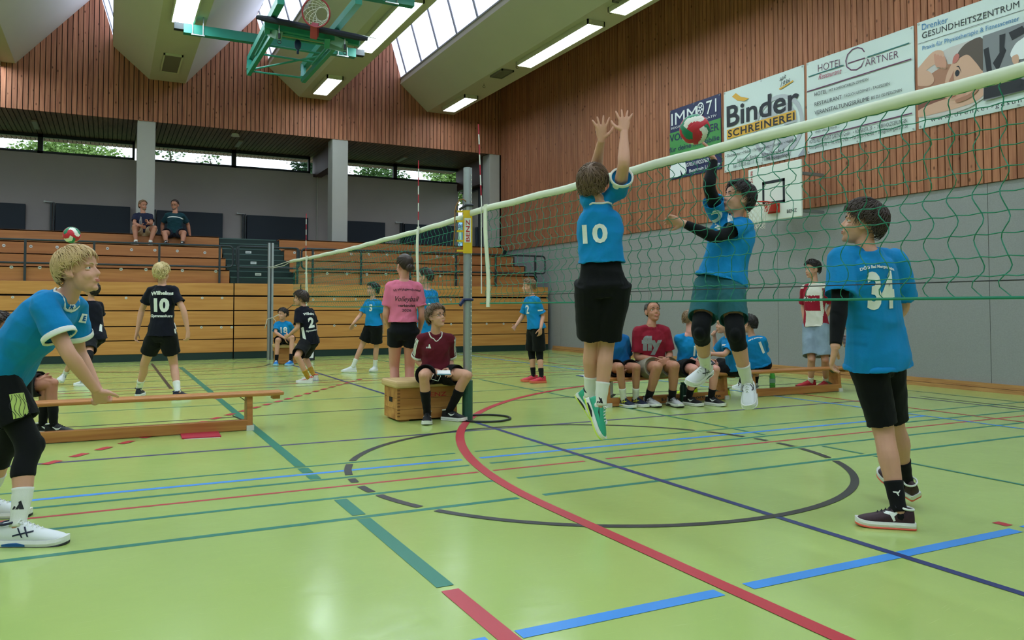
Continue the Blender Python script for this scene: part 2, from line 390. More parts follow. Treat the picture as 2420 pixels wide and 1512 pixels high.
# timber cross beams and concrete pillars
BRB = mat('red_brown_beam', (86, 56, 52), .55)
m = MB(); m.box((5.85, YG+.35, 5.42), (6.12, YW+.1, 6.08)); struct('trim_1', m, BRB)
m = MB(); m.box((10.9, YG+.35, 5.28), (11.13, YW+.1, 6.08)); struct('trim_2', m, BRB)
for i, (a, b) in enumerate(((-4.5, -4.05), (.60, 1.03), (5.70, 6.16), (10.72, 11.08))):
    m = MB(); m.box((a, YG+.02, 0), (b, YG+.55, 6.08)); struct('trim_%d' % (i+3), m, mat('pillar_paint', (176, 174, 170), .8, var=.03), bevel=.015)
m = MB(); m.tube([(5.98, YW-.02, 3.0), (5.98, YW-.02, 5.45)], .018, 8); struct('trim_7', m, CONC)

# floor of the gallery behind the top row, other walls outside the view
m = MB(); m.box((-16, 22.35, 2.5), (XR, YW, 2.99)); struct('floor_gallery', m, TGREEN)
m = MB(); m.box((-16.2, Y0, 0), (-16, YW, 9.6)); struct('wall_left', m, FELT)
m = MB(); m.box((-16, Y0-.2, 0), (XR, Y0, 9.6)); struct('wall_front', m, FELT)

# ------------------------------------------------------------------ ceiling: trough beams with milky skylights between them
for k in range(-4, 4):
    ox = 3.87*k
    b0 = 8.60+ox-11.61; b0 = .86+3.87*(k+1)-3.87 if False else .86+3.87*(k-1)
    bl, br = b0, b0+.88; z0, z1 = 7.17, 9.25
    ax = br+1.78; tx = bl-.86
    poly = [(bl, z0), (br, z0), (min(ax, XR-.02), z1 if ax < XR else z0+2.08*(XR-.02-br)/1.78), (min(ax, XR-.02), 9.5), (tx+.15, 9.5), (tx+.02, 8.10), (tx, 7.92)]
    m = MB()
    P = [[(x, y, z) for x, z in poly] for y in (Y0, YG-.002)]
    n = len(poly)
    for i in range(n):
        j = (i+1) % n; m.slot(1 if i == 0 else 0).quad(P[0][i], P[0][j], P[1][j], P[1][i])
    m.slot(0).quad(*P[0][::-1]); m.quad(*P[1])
    o = struct('ceiling', m, [CEIL, CEIL_SHADED])
    # glazing between this trough and the one to its left, one pane between two bars
    lx_, rx_ = ax-3.87+.02, tx+.02
    d = Vector((rx_-lx_, 0, 8.10-9.27)).normalized(); nrm = Vector((0, 1, 0)).cross(d)
    g = MB(); bars = MB(); y = YG-.53; ys = []
    while y > Y0: ys.append(y); y -= 1.275
    yy = [YG-.002]+ys+[Y0]
    for a, b in zip(yy, yy[1:]): g.quad((lx_, a, 9.27), (lx_, b, 9.27), (rx_, b, 8.10), (rx_, a, 8.10))
    sk = struct('window_%d' % (k+13), g, GLASSM, fix=False)
    off = Vector((-.0, 0, 0)) - (nrm if nrm.z > 0 else -nrm)*.02
    for yv in ys:
        for s in (-.025, .025): bars.bar(Vector((lx_, yv+s, 9.27))+off, Vector((rx_, yv+s, 8.10))+off, .022, .03, up=(0, 1, 0))
    bars.box((rx_-.03, Y0, 8.07), (rx_+.03, YG-.003, 8.11))
    bo = bars.build('glazing_bar', mat('pale_grey_glazing_bar', (150, 150, 156), .5), sk); bo['kind'] = 'structure'

# ------------------------------------------------------------------ outside: lawn, neighbouring buildings, trees
m = MB(); m.box((-70, 27.8, -.3), (90, 150, -.1)); m.box((XR+.4, -20, -.3), (90, 27.8, -.1)); tag(struct('ground', m, mat('outside_lawn', (96, 128, 66), .9, var=.2, vscale=3)), 'lawn outside the hall windows', 'lawn')
# ------------------------------------------------------------------ ceiling lamps, vents, hooks
DIFF = mat('lit_diffuser', (214, 232, 240), .4, emit=LAMP)
FRM = mat('cream_lamp_frame', (196, 194, 170), .6)
def ceiling_lamp(x0, x1, y0, y1, n, label):
    t = thing('ceiling_lamp', label, 'ceiling lamp', ((x0+x1)/2, (y0+y1)/2, 7.17), 'fluorescent lamps under the ceiling beams')
    m = MB(); zt, zb, w = 7.168, 7.065, .03
    for a, b, c, d in ((x0, x1, y0, y0+w), (x0, x1, y1-w, y1), (x0, x0+w, y0, y1), (x1-w, x1, y0, y1)): m.box((a, c, zb), (b, d, zt))
    m.build('lamp_frame', FRM, t)
    L = (y1-y0-2*w)/n
    for i in range(n):
        m = MB(); m.box((x0+w, y0+w+L*i+.008, 7.075), (x1-w, y0+w+L*(i+1)-.008, 7.115)); m.build('diffuser', DIFF, t)
LAMPS = [(1.04, 1.50, 14.4, 17.62, 2, 'twin ceiling lamp at the top edge above the left end of the green goal frame'),
 (4.93, 5.36, 14.3, 17.72, 2, 'twin ceiling lamp beside the right end of the green ceiling goal frame'),
 (4.90, 5.33, 20.15, 21.85, 1, 'single ceiling lamp at the far end of the beam behind the green goal frame'),
 (8.75, 9.18, 13.8, 17.05, 2, 'twin ceiling lamp on the beam nearest the right wall'),
 (8.80, 9.22, 20.3, 22.0, 1, 'single ceiling lamp on the beam nearest the right wall, beside the gable')]
for a in LAMPS: ceiling_lamp(*a)
for bx in (-10.6, -6.73, -2.86, 1.04, 4.92, 8.78):          # the rows go on over the rest of the hall
    for y in (-6.5, -.5, 5.5, 9.9) + ((14.3, 20.2) if bx < 0 else ()):
        ceiling_lamp(bx, bx+.43, y, y+3.2, 2, 'twin ceiling lamp on a ceiling beam above the court, outside the picture')
GRILL = mat('vent_grille', (108, 104, 92), .6)
def vent(name, x0, x1, y0, y1, label, slat=True, c=GRILL):
    t = thing(name, label, 'vent', ((x0+x1)/2, (y0+y1)/2, 7.17))
    m = MB(); zt, zb, w = 7.168, 7.12, .035
    for a, b, cc_, d in ((x0, x1, y0, y0+w), (x0, x1, y1-w, y1), (x0, x0+w, y0, y1), (x1-w, x1, y0, y1)): m.box((a, cc_, zb), (b, d, zt))
    m.build('frame', FRM if not slat else c, t)
    m = MB()
    if slat:
        n = 6
        for i in range(n):
            xx = x0+w+(x1-x0-2*w)*(i+.5)/n; m.bar((xx, y0+w, 7.14), (xx, y1-w, 7.14), .03, .006, up=(.6, 0, 1))
        m.build('slats', c, t)
    else:
        m.box((x0+w, y0+w, 7.13), (x1-w, y1-w, 7.15)); m.build('mesh_panel', mat('brown_loudspeaker_cloth', (112, 104, 94), .9, bump=.3, bscale=200), t)
vent('ceiling_loudspeaker', 1.06, 1.49, 20.15, 21.66, 'square brown loudspeaker panel under the ceiling beam left of the goal frame', False)
vent('air_vent', 8.68, 9.02, 17.68, 18.38, 'small grey air vent between the two lamps nearest the right wall')
vent('air_vent', 8.64, 8.98, 12.0, 12.74, 'grey air vent at the top edge of the picture, right of the long lamp')
for i, (px, py) in enumerate(((1130, 202), (1203, 155), (1305, 92), (1453, 30))):
    p = onz(px, py, 7.1); t = MB(); t.tube([(8.86, p.y, 7.17), (8.86, p.y, 7.12)], .006, 6); t.ring((8.86, p.y, 7.09), (0, 1, 0), .03, .006, 14, 6)
    tag(t.build('ceiling_hook', mat('dark_hook', (60, 56, 46), .5)), 'small ring hook under the right ceiling beam, %s' % ('just past the nearest short lamp', 'beside the small air vent', 'beside the twin lamp', 'near the picture top edge')[i], 'hook', 'ring hooks under the right beam')
# gallery soffit lamps and smoke detector
for i, (px, py, qx, qy) in enumerate(((78, 279, 84, 303), (573, 328, 555, 345), (966, 367, 937, 381))):
    a, b = onz(px, py, 6.06), onz(qx, qy, 6.06); m = MB(); m.box((a.x-.06, b.y, 6.03), (a.x+.06, a.y+.3, 6.072))
    tag(m.build('soffit_lamp', mat('unlit_lamp', (150, 146, 138), .5)), ('slim unlit lamp in the dark soffit at the far left', 'slim unlit lamp in the soffit right of the first pillar', 'slim unlit lamp in the soffit right of the second pillar')[i], 'lamp', 'slim lamps in the gallery soffit')
p = onz(556, 318, 6.05); m = MB(); m.cyl((p.x, p.y, 6.0), (p.x, p.y, 6.072), .12, 20, .09); tag(m.build('smoke_detector', WHITE, smooth=False), 'round white detector on the gallery soffit', 'smoke detector')
m = MB(); m.box((11.02, 23.35, 5.06), (11.1, 23.6, 5.2)); m.tube([(11.06, 23.5, 5.2), (11.06, 23.5, 6.07)], .012, 6)
tag(m.build('exit_sign', mat('pale_exit_sign', (196, 214, 206), .5)), 'small pale exit sign box hanging by the side window', 'sign')

# ------------------------------------------------------------------ advertising banners on the cladding
XB = XR-.045
def wallpt(px, py): p = onx(px, py, XB); return p.y, p.z
class Banner:
    def __init__(s, name, label, y0, y1, z0, z1, m):
        s.y0, s.z0, s.y1, s.z1 = y0, z0, y1, z1; s.t = thing(name, label, 'banner', (XB, (y0+y1)/2, z0), 'advertising banners on the right wall'); s.k = 0
        b = MB(); n = 14
        g = lambda i, j: (XB+.004*math.sin(i*1.3+j*.7), y0+(y1-y0)*i/n, z0+(z1-z0)*j/n)
        b.add([g(i, j) for j in range(n+1) for i in range(n+1)], [(j*(n+1)+i, (j+1)*(n+1)+i, (j+1)*(n+1)+i+1, j*(n+1)+i+1) for j in range(n) for i in range(n)])
        b.add([(XB+.012, y0, z0), (XB+.012, y1, z0), (XB+.012, y1, z1), (XB+.012, y0, z1)], [(0, 1, 2, 3)])
        b.build('sheet', m, s.t, smooth=True, fix=False)
        for yy in (y0, (y0+y1)/2, y1):
            for zz in (z0, z1):
                e = MB(); e.ring((XB-.008, yy+(.03 if yy == min(y0, y1) else -.03 if yy == max(y0, y1) else 0), zz+(.03 if zz == z0 else -.03)), (1, 0, 0), .012, .004, 10, 6); e.build('eyelet', STEEL, s.t)
    def lay(s): s.k += 1; return XB-.007-.0012*s.k
    def poly(s, name, pts, m):
        if name.startswith(('photo', 'gym_t', 'portrait')):
            n = len(pts); q = []
            for i in range(n):
                p0, p1, p2, p3 = (pts[(i+j-1) % n] for j in range(4))
                for t in (0, .25, .5, .75): q.append(tuple(.5*(2*b_+(c_-a_)*t+(2*a_-5*b_+4*c_-d_)*t*t+(3*b_-a_-3*c_+d_)*t**3) for a_, b_, c_, d_ in zip(p0, p1, p2, p3)))
            pts = q
        b = MB(); X = s.lay(); P = [(X, min(max(a_, s.y0+.004), s.y1-.004), min(max(z_, s.z0+.004), s.z1-.004)) for a_, z_ in (wallpt(*p) for p in pts)]; b.add(P, [tuple(range(len(P)))])
        me = b.mesh(name); bm = bmesh.new(); bm.from_mesh(me); bmesh.ops.triangulate(bm, faces=bm.faces[:]); bm.to_mesh(me); bm.free(); me.materials.append(m); return link(name, me, s.t)
    def rect(s, name, ya, yb, za, zb, m): b = MB(); X = s.lay(); b.quad((X, ya, za), (X, yb, za), (X, yb, zb), (X, ya, zb)); return b.build(name, m, s.t, fix=False)
    def text(s, name, items, m, **k):
        X = s.lay()
        for (txt, a, c, h) in items:
            b = MB()
            ya, za = wallpt(*a); yb, zb = wallpt(*c); hh = wallpt(a[0], a[1]-h)[1]-za
            flat(b, fit(txt, 0, 0, ya-yb, hh, skew=(zb-za)/max(ya-yb, .01), **k), Vector((X, ya, za)), Vector((0, -1, 0)), Vector((0, 0, 1)))
            b.build(name, m, s.t, fix=False)
    def stroke(s, name, pts, w, m):
        b = MB(); X = s.lay(); P = [Vector(wallpt(*p)) for p in pts]
        L = []
        for i, p in enumerate(P):
            d = (P[min(i+1, len(P)-1)]-P[max(i-1, 0)]).normalized(); n_ = Vector((-d.y, d.x))*w/2; L.append((p+n_, p-n_))
        for (a, b_), (c, d) in zip(L, L[1:]): b.quad((X, a.x, a.y), (X, b_.x, b_.y), (X, d.x, d.y), (X, c.x, c.y))
        return b.build(name, m, s.t, fix=False)
PV = mat('banner_white_vinyl', (206, 218, 216), .5); INK = mat('ink_black', (34, 38, 46), .5); NAVY = mat('banner_navy', (38, 44, 86), .5)
LWH = mat('ink_white', (228, 232, 236), .5); GOLD = mat('ink_gold', (214, 164, 62), .5); GRY = mat('ink_pale_grey', (176, 180, 188), .5); GR2 = mat('ink_mid_grey', (156, 160, 172), .5)
PUR = mat('ink_plum', (96, 42, 82), .5); TEAL = mat('ink_teal', (32, 104, 106), .5); RDI = mat('ink_rose', (176, 74, 106), .5); CY = mat('ink_blue', (58, 124, 178), .5)
B = Banner('banner', 'small navy and green property banner, furthest along the right wall', 12.45, 14.1, 4.02, 5.57, NAVY)
B.rect('green_field', 12.45, 14.1, 4.52, 5.06, mat('banner_green', (70, 142, 76), .5))
B.text('lettering', [('IMM', (1587.5, 298), (1648, 279), 30), ('71', (1670, 271), (1694, 263), 33)], LWH)
c0 = wallpt(1656, 258)
ring2 = MB(); X = B.lay()
for k in range(28):
    a0, a1 = 2*math.pi*k/28, 2*math.pi*(k+1)/28
    ring2.quad(*[(X, c0[0]+r*math.cos(a)*.8, c0[1]+r*math.sin(a)) for a, r in ((a0, .115), (a1, .115), (a1, .145), (a0, .145))])
ring2.add([(X, c0[0]+.08*math.cos(2*math.pi*k/20), c0[1]+.09*math.sin(2*math.pi*k/20)) for k in range(20)], [tuple(range(20))])
ring2.build('ball_emblem', LWH, B.t, fix=False)
pt = MB(); X = B.lay()
for q in range(6):
    cx_, cz_ = (0, 0) if q == 5 else (.06*math.cos(2*math.pi*q/5+.3), .068*math.sin(2*math.pi*q/5+.3))
    pt.add([(X, c0[0]+cx_+.026*math.cos(2*math.pi*k/5), c0[1]+cz_+.028*math.sin(2*math.pi*k/5)) for k in range(5)], [tuple(range(5))])
pt.build('emblem_patches', NAVY, B.t, fix=False)
B.text('slogan', [('REGIONAL & INNOVATIV', (1587.5, 307), (1694.5, 274.6), 5.5)], LWH)
B.text('green_lettering', [('VOLLTREFFER', (1583.6, 336), (1700, 306.5), 17), ('für deine Immobilie', (1583, 361.5), (1701.5, 330), 12)], NAVY, bold=.01)
B.text('phone_lettering', [('07031/922763', (1623.5, 394.5), (1676, 381.5), 9), ('Benjamin Lie   tein', (1630, 408), (1702, 390), 8)], LWH, bold=.01)
B.poly('portrait_shirt', [(1582, 420), (1585, 398), (1592, 386), (1600, 383), (1609, 386), (1617, 380), (1621, 384), (1624, 406), (1616, 413), (1609, 402), (1609, 417)], LWH)
B.poly('portrait_head', [(1597, 384), (1596, 372), (1599, 365), (1604, 364), (1607, 370), (1606, 381), (1602, 384)], mat('printed_skin', (168, 120, 98), .6))
B = Banner('banner', 'white joinery banner with gold stripe, left of the hotel banner', 10.27, 12.36, 3.92, 5.56, PV)
c0 = wallpt(1838, 300)
g = MB(); X = B.lay()
for rr0, rr1, sub in ((.52, .60, 0), (.16, .46, 1)):
    for k in range(40):
        a0, a1 = 2*math.pi*k/40, 2*math.pi*(k+1)/40
        if sub and k % 10 in (0, 1): continue
        q = [(c0[0]+r*math.cos(a)*1.05, c0[1]+r*math.sin(a)) for a, r in ((a0, rr0), (a1, rr0), (a1, rr1), (a0, rr1))]
        if all(10.28 < y < 12.35 and 3.93 < z < 5.55 for y, z in q): g.quad(*[(X, y, z) for y, z in q])
g.build('saw_blade_print', GRY, B.t, fix=False)
B.poly('grey_corner', [(1886, 370), (1901, 348), (1901, 367)], GR2)
B.poly('gold_band', [(1718.6, 307.5), (1881, 260), (1882, 282), (1718.6, 330)], GOLD)
B.text('lettering', [('Binder', (1718.5, 300), (1889.5, 254.5), 50)], INK, bold=.018)
B.poly('gold_shaving', [(1731, 228.5), (1740, 220), (1752, 229), (1771, 232), (1760, 239), (1744, 238)], GOLD)
B.text('band_lettering', [('SCHREINEREI', (1721.8, 325), (1879, 283), 17)], INK, bold=.02, sp=1.15)
B.text('script_lettering', [('seit', (1843.5, 192), (1859, 184), 11), ('1936', (1846, 206), (1868.5, 196), 12)], INK, shear=.3)
B.stroke('gold_stroke', [(1843, 211), (1852, 206), (1876, 191)], .03, GOLD)
B.text('small_lettering', [('• Rollladenbau • Markisen • Fenster/Türen • Haustüren', (1720, 360), (1877, 319), 7), ('• Dachfenster • Möbel • Fertigparkett • Laminat • Holzbau', (1716, 373), (1884, 333), 7),
  ('Johannes Binder', (1743.4, 383.7), (1794, 372), 9), ('Tel.: 07031-60 11 12', (1733, 397.4), (1794, 383.7), 9), ('Schwabstraße 4', (1801.7, 370), (1854, 359), 9), ('71088 Holzgerlingen', (1802.7, 381.5), (1869.4, 367.8), 9)], INK)
B = Banner('banner', 'white hotel and restaurant banner with plum and teal lines', 8.08, 10.21, 3.93, 5.57, PV)
B.text('lettering', [('HOTEL', (1934, 170), (1990.7, 155.2), 18), ('ÄRTNER', (2045.3, 157.4), (2124, 136), 18)], PUR, bold=-.012)
B.stroke('big_initial', [(2044, 123), (2038, 115), (2028, 112.5), (2015, 117), (2004, 129), (1999.5, 144), (2002, 158), (2012, 165.5), (2025, 165), (2036, 157), (2045, 137), (2004.5, 150)], .02, PUR)
B.text('script_lettering', [('Restaurant', (1935, 188.5), (1990, 173), 13)], RDI, shear=.4)
B.stroke('teal_line', [(1911.5, 181.5), (1994.7, 154)], .018, TEAL); B.stroke('teal_line', [(2051, 135), (2150, 101.7)], .018, TEAL)
B.stroke('plum_line', [(1908.6, 217), (2154.9, 139.5)], .02, PUR); B.stroke('plum_line', [(1917, 327), (2157, 267.7)], .02, PUR)
B.text('list_lettering', [('HOTEL', (1926.6, 227.6), (1956, 220.4), 9.5), ('RESTAURANT', (1926.8, 251.5), (1990.9, 233.5), 9.5), ('VERANSTALTUNGSRÄUME', (1926.8, 272), (2055.9, 238), 10), ('PARTYSERVICE', (1927.7, 304.8), (1999, 288), 10)], INK)
B.text('small_lettering', [('MIT KOMFORTABLEN ZIMMERN', (1961, 217.5), (2053.6, 190), 6.5), ('TÄGLICH GEÖFFNET - TAGESESSEN', (1995.8, 231), (2104, 201), 7), ('BIS ZU 150 PERSONEN', (2061, 235.5), (2133, 216), 7.5),
  ('SPANFERKEL AUS DEM STEINOFEN', (2004.8, 286), (2113.9, 258.7), 7), ('UND VIELES MEHR ...', (1927.7, 315), (1985.7, 301), 5.5),
  ('HOTEL RESTAURANT GÄRTNER GmbH    •  RÖMERSTR. 29   •  71088 HOLZGERLINGEN', (1913.7, 340), (2145.4, 289), 9), ('hotel-gaertner.de  •  Tel. 07031-7456  •  Fax 07031-745700  •  info@hotel-gaertner.de', (1914, 352.5), (2147, 301), 9)], INK)
B = Banner('banner', 'white health centre banner with a massage photograph, nearest on the right wall', 5.0, 8.02, 3.94, 5.59, PV)
B.text('lettering', [('GESUNDHEITSZENTRUM', (2180, 91.5), (2409.7, 17.2), 15)], INK, sp=1.05)
B.text('blue_lettering', [('Drenker', (2179.6, 71.5), (2241, 53), 15), ('Praxis für Physiotherapie & Fitnesscenter', (2180.7, 119.5), (2409.7, 48.5), 11)], CY)
B.stroke('thin_line', [(2170, 104.6), (2440, 17)], .006, INK)
SK1, SK2, SK3 = mat('printed_skin', (168, 120, 98), .6), mat('printed_skin_pale', (206, 164, 142), .6), mat('printed_skin_shade', (124, 78, 66), .6)
B.poly('photo_ground', [(2170, 160), (2325, 95), (2326, 232), (2170, 277)], mat('photo_pale_ground', (196, 190, 188), .6))
B.poly('photo_back', [(2170, 208), (2182, 190), (2240, 152), (2262, 170), (2262, 225), (2225, 236), (2170, 250)], SK1)
B.poly('photo_shade', [(2170, 232), (2222, 222), (2232, 240), (2170, 262)], SK3)
B.poly('photo_arm', [(2170, 262), (2230, 236), (2300, 222), (2326, 205), (2328, 222), (2290, 247), (2170, 278)], SK2)
B.poly('photo_hand', [(2173, 160), (2205, 124), (2228, 120), (2234, 134), (2242, 155), (2238, 163), (2226, 163), (2212, 152), (2190, 166), (2172, 165)], SK2)
B.poly('photo_hand', [(2169, 168), (2190, 166), (2205, 176), (2209, 192), (2200, 202), (2185, 204), (2169, 200)], SK2)
B.poly('photo_face', [(2236, 190), (2244, 165), (2262, 137), (2290, 125), (2318, 150), (2325, 180), (2312, 212), (2285, 234), (2250, 238), (2233, 222)], SK2)
B.poly('photo_hair', [(2258, 146), (2268, 122), (2290, 100), (2325, 92), (2326, 165), (2310, 150), (2290, 130), (2272, 136)], mat('printed_hair', (92, 80, 74), .6))
B.poly('photo_eye', [(2259, 173), (2264, 165), (2270, 170), (2268, 178), (2262, 181)], INK); B.poly('photo_brow', [(2262, 158), (2268, 160), (2274, 172), (2272, 164), (2268, 156)], INK)
B.poly('photo_cheek', [(2240, 205), (2262, 190), (2285, 200), (2284, 225), (2258, 236), (2238, 222)], mat('printed_skin_blush', (198, 146, 126), .6))
B.poly('photo_nose', [(2244, 196), (2252, 178), (2256, 168), (2255, 182), (2256, 198), (2250, 203)], mat('printed_skin_line', (170, 116, 98), .6))
B.poly('photo_ear', [(2254, 150), (2256, 136), (2264, 127), (2270, 132), (2264, 146)], mat('printed_lips', (188, 112, 104), .6))
B.poly('photo_finger', [(2262, 236), (2290, 224), (2312, 208), (2314, 214), (2294, 232), (2266, 243)], mat('printed_skin', (168, 120, 98), .6))
for k in range(4): B.poly('photo_finger', [(2210+7*k, 130+2*k), (2216+7*k, 130+2*k), (2222+6*k, 152+k), (2219+6*k, 160+k), (2213+6*k, 154)], mat('printed_skin_blush', (198, 146, 126), .6))
B.poly('photo_lips', [(2240, 216), (2250, 222), (2262, 224), (2252, 230), (2240, 222)], mat('printed_lips', (172, 96, 98), .6))
B.poly('gym_photo', [(2326, 86), (2520, 20), (2520, 188), (2328, 240)], mat('printed_gym_grey', (128, 130, 136), .6))
DK = mat('printed_gym_dark', (40, 42, 48), .6)
for q in ([(2328, 118), (2340, 112), (2346, 150), (2352, 200), (2340, 204), (2334, 160)], [(2350, 150), (2376, 110), (2382, 120), (2362, 170)], [(2330, 205), (2380, 180), (2430, 190), (2430, 212), (2328, 236)], [(2366, 84), (2380, 80), (2376, 130), (2366, 135)], [(2388, 78), (2420, 62), (2430, 76), (2396, 96)], [(2396, 170), (2410, 150), (2420, 200), (2408, 206)]): B.poly('gym_machine', q, DK)
B.poly('gym_trainer', [(2392, 132), (2402, 108), (2416, 95), (2440, 84), (2444, 128), (2410, 142)], LWH)
B.poly('gym_trainer_arm', [(2396, 136), (2410, 130), (2412, 148), (2400, 152)], SK2)
B.text('address_lettering', [('www.drenker-gesun', (2204, 289), (2419, 242), 11)], INK, sp=1.35)

# ------------------------------------------------------------------ practice backboard on the right wall
t = thing('backboard', 'white practice backboard with a red hoop on the right wall, under the joinery banner', 'basketball hoop', (10.3, 10.28, 2.7))
m = MB(); xb = 10.34
P = [(9.66, 2.72), (10.9, 2.72), (10.9, 3.69), (9.66, 3.69)]
m.prism([(xb, y, z) for y, z in P], (.035, 0, 0)); m.build('board', mat('backboard_white', (222, 226, 220), .45), t, bevel=.012)
m = MB(); X = xb-.003; a0, a1, b0, b1, w = 10.02, 10.55, 3.0, 3.42, .05
for q in ((a0, a1, b1-w, b1), (a0, a1, b0, b0+w), (a0, a0+w, b0, b1), (a1-w, a1, b0, b1)): m.quad((X, q[0], q[2]), (X, q[1], q[2]), (X, q[1], q[3]), (X, q[0], q[3]))
m.build('target_square', INK, t, fix=False)
m = MB(); flat(m, fit('BENZ', 0, 0, .22, .06, bold=.01), Vector((X-.001, 9.98, 2.81)), Vector((0, -1, 0)), Vector((0, 0, 1))); m.build('maker_lettering', INK, t, fix=False)
m = MB(); flat(m, fit('BENZ', 0, 0, .22, .05, bold=.01), Vector((X-.001, 10.83, 3.65)), Vector((0, 0, -1)), Vector((0, -1, 0))); m.build('maker_lettering', mat('ink_red', (178, 40, 46), .5), t, fix=False)
RIMC = mat('orange_red_rim', (196, 62, 48), .45)
m = MB(); rc = Vector((xb-.375, 10.28, 2.99)); m.ring(rc, (0, 0, 1), .225, .011, 36, 8); m.box((xb-.15, 10.2, 2.86), (xb, 10.36, 3.0)); m.box((xb-.02, 10.14, 2.84), (xb-.0, 10.42, 3.02))
for s in (-1, 1): m.bar((xb-.02, 10.28+s*.12, 2.98), (xb-.28, 10.28+s*.2, 2.985), .03, .012)
m.build('rim', RIMC, t)
def hoop_net(c, ax, r, L, rows=6, n=12, shrink=.52):
    m = MB(); u, v = frame(Vector(ax)); ax = Vector(ax).normalized()
    pt = lambda i, k: c - ax*(L*(k/rows)) + (u*math.cos(2*math.pi*(i+.5*(k % 2))/n)+v*math.sin(2*math.pi*(i+.5*(k % 2))/n))*(r*(1-(1-shrink)*min(1, (k/rows)*1.25)))
    for k in range(rows):
        for i in range(n):
            for j in ((i, i+1) if k % 2 else (i, i-1)): m.tube([pt(i, k), pt(j, k+1)], .004, 4)
    for i in range(n): m.tube([pt(i, rows), c-ax*(L*1.1)+(pt(i, rows)-(c-ax*L))*1.0, pt(i+1, rows)], .004, 4)
    return m
hoop_net(rc, (0, 0, 1), .222, .40).build('net', mat('white_cord', (214, 212, 200), .8), t)
for s in (-.4, .4):
    m = MB()
    for z in (2.85, 3.5): m.bar((xb+.035, 10.28+s, z), (XR-.045, 10.28+s, z), .05, .05)
    m.bar((xb+.06, 10.28+s, 2.8), (xb+.06, 10.28+s, 3.6), .05, .05)
    m.build('wall_bracket', mat('grey_bracket', (120, 122, 124), .5), t)

# ------------------------------------------------------------------ folded basketball unit under the ceiling
GT = mat('turquoise_green_steel', (38, 128, 112), .4, var=.04); GTL = mat('pale_turquoise_steel', (120, 160, 146), .4)
t = thing('ceiling_basketball_unit', 'turquoise steel basketball frame folded up under the ceiling, with its hoop', 'basketball hoop', (3.1, 17.4, 6.9))
m = MB(); m.bar((1.28, 17.4, 6.90), (4.86, 17.4, 6.90), .16, .19); m.build('cross_beam', GT, t)
for a, b in ((1.10, 1.28), (4.86, 5.06)):
    m = MB(); m.bar((a, 17.4, 6.93), (b, 17.4, 6.93), .15, .13); m.build('beam_end_bracket', mat('dark_end_bracket', (34, 40, 44), .5), t)
m = MB(); m.bar((1.1, 13.95, 6.90), (5.0, 13.95, 6.90), .16, .19); m.build('cross_beam', GT, t)
for x in (1.55, 4.55):
    for y in (17.4, 13.95):
        m = MB()
        for s in (-.1, .1): m.tube([(x+s, y-.1, 6.79), (x+s, y-.1, 7.17)], .010, 6)
        m.bar((x-.13, y-.1, 6.78), (x+.13, y-.1, 6.78), .03, .02)
        m.build('clamp', STEEL, t)
m = MB(); m.bar(dep(590, 142, 16.6), dep(664, 0, 12.6), .11, .13); m.build('long_rail', GT, t)
m = MB(); m.bar(dep(716, 160, 16.6), dep(848, 0, 12.6), .11, .13); m.build('long_rail', GT, t)
a, b = dep(610, 41, 13.25), dep(866, 92, 13.35); mid = (a+b)/2; u = (b-a).normalized(); rd = (mid-CAM).normalized(); nn = u.cross(rd).normalized(); nn = nn if nn.z > 0 else -nn
away = (rd - u*rd.dot(u)).normalized()
m = MB(); c8 = [a, b, b+away*1.05, a+away*1.05]; m.prism([p+nn*.03 for p in c8], nn*.02); m.build('board', mat('backboard_white', (222, 226, 220), .45), t)
m = MB(); m.tube([a-u*.02, a+u*.14, b-u*.14, b+u*.02], [.035, .055, .055, .035], 8); m.build('edge_padding', mat('navy_padding', (22, 26, 40), .7), t)
bk = mid + u*.0; rc = dep(747, 30, 13.0)
m = MB(); m.ring(rc, away, .225, .013, 36, 8); m.build('rim', mat('dark_red_rim', (150, 44, 54), .45), t)
m = MB(); q = dep(745, 77, 13.2); m.bar(dep(744, 58, 13.1), dep(743, 88, 13.25), .13, .11, up=tuple(u)); m.build('rim_bracket', mat('dark_red_rim'), t)
hoop_net(rc, tuple(-away), .222, .42, 6, 12, .5).build('net', mat('white_cord'), t)
def T(name, segs, r, mm, sq=True):
    for s in segs:
        m = MB(); P = [dep(*q) for q in s]
        for p, q in zip(P, P[1:]): (m.bar(p, q, r, r*1.3) if sq else m.tube([p, q], r/2, 8))
        m.build(name, mm, t)
T('swing_arm', [[(645, 80, 13.7), (588, 173, 15.6)], [(788, 112, 13.9), (717, 190, 15.6)]], .075, GT)
T('hanger', [[(590, 140, 16.4), (588, 168, 15.8)], [(718, 158, 16.4), (716, 186, 15.8)], [(632, 55, 13.5), (631, 78, 13.6)], [(774, 86, 13.5), (772, 108, 13.7)]], .09, GT)
T('board_frame', [[(632, 66, 13.6), (774, 92, 13.7)], [(628, 58, 13.5), (850, 100, 13.6)]], .10, GT)
T('spring_tube', [[(664, 80, 13.8), (766, 97, 13.9)]], .10, mat('olive_spring_tube', (110, 122, 92), .5), False)
T('strut', [[(618, 128, 15.0), (750, 148, 15.0)], [(590, 165, 15.7), (764, 131, 14.6)], [(592, 168, 15.7), (716, 184, 15.7)], [(620, 105, 14.6), (767, 128, 14.6)], [(660, 88, 14.0), (772, 107, 14.0)], [(604, 130, 14.8), (630, 82, 13.9)], [(738, 152, 14.8), (776, 108, 13.9)], [(610, 118, 14.7), (642, 84, 13.9)]], .04, GT, False)
T('side_plate', [[(640, 76, 13.7), (660, 84, 13.5)], [(780, 106, 13.9), (814, 113, 13.6)], [(788, 95, 13.6), (815, 106, 13.5)]], .11, GTL)
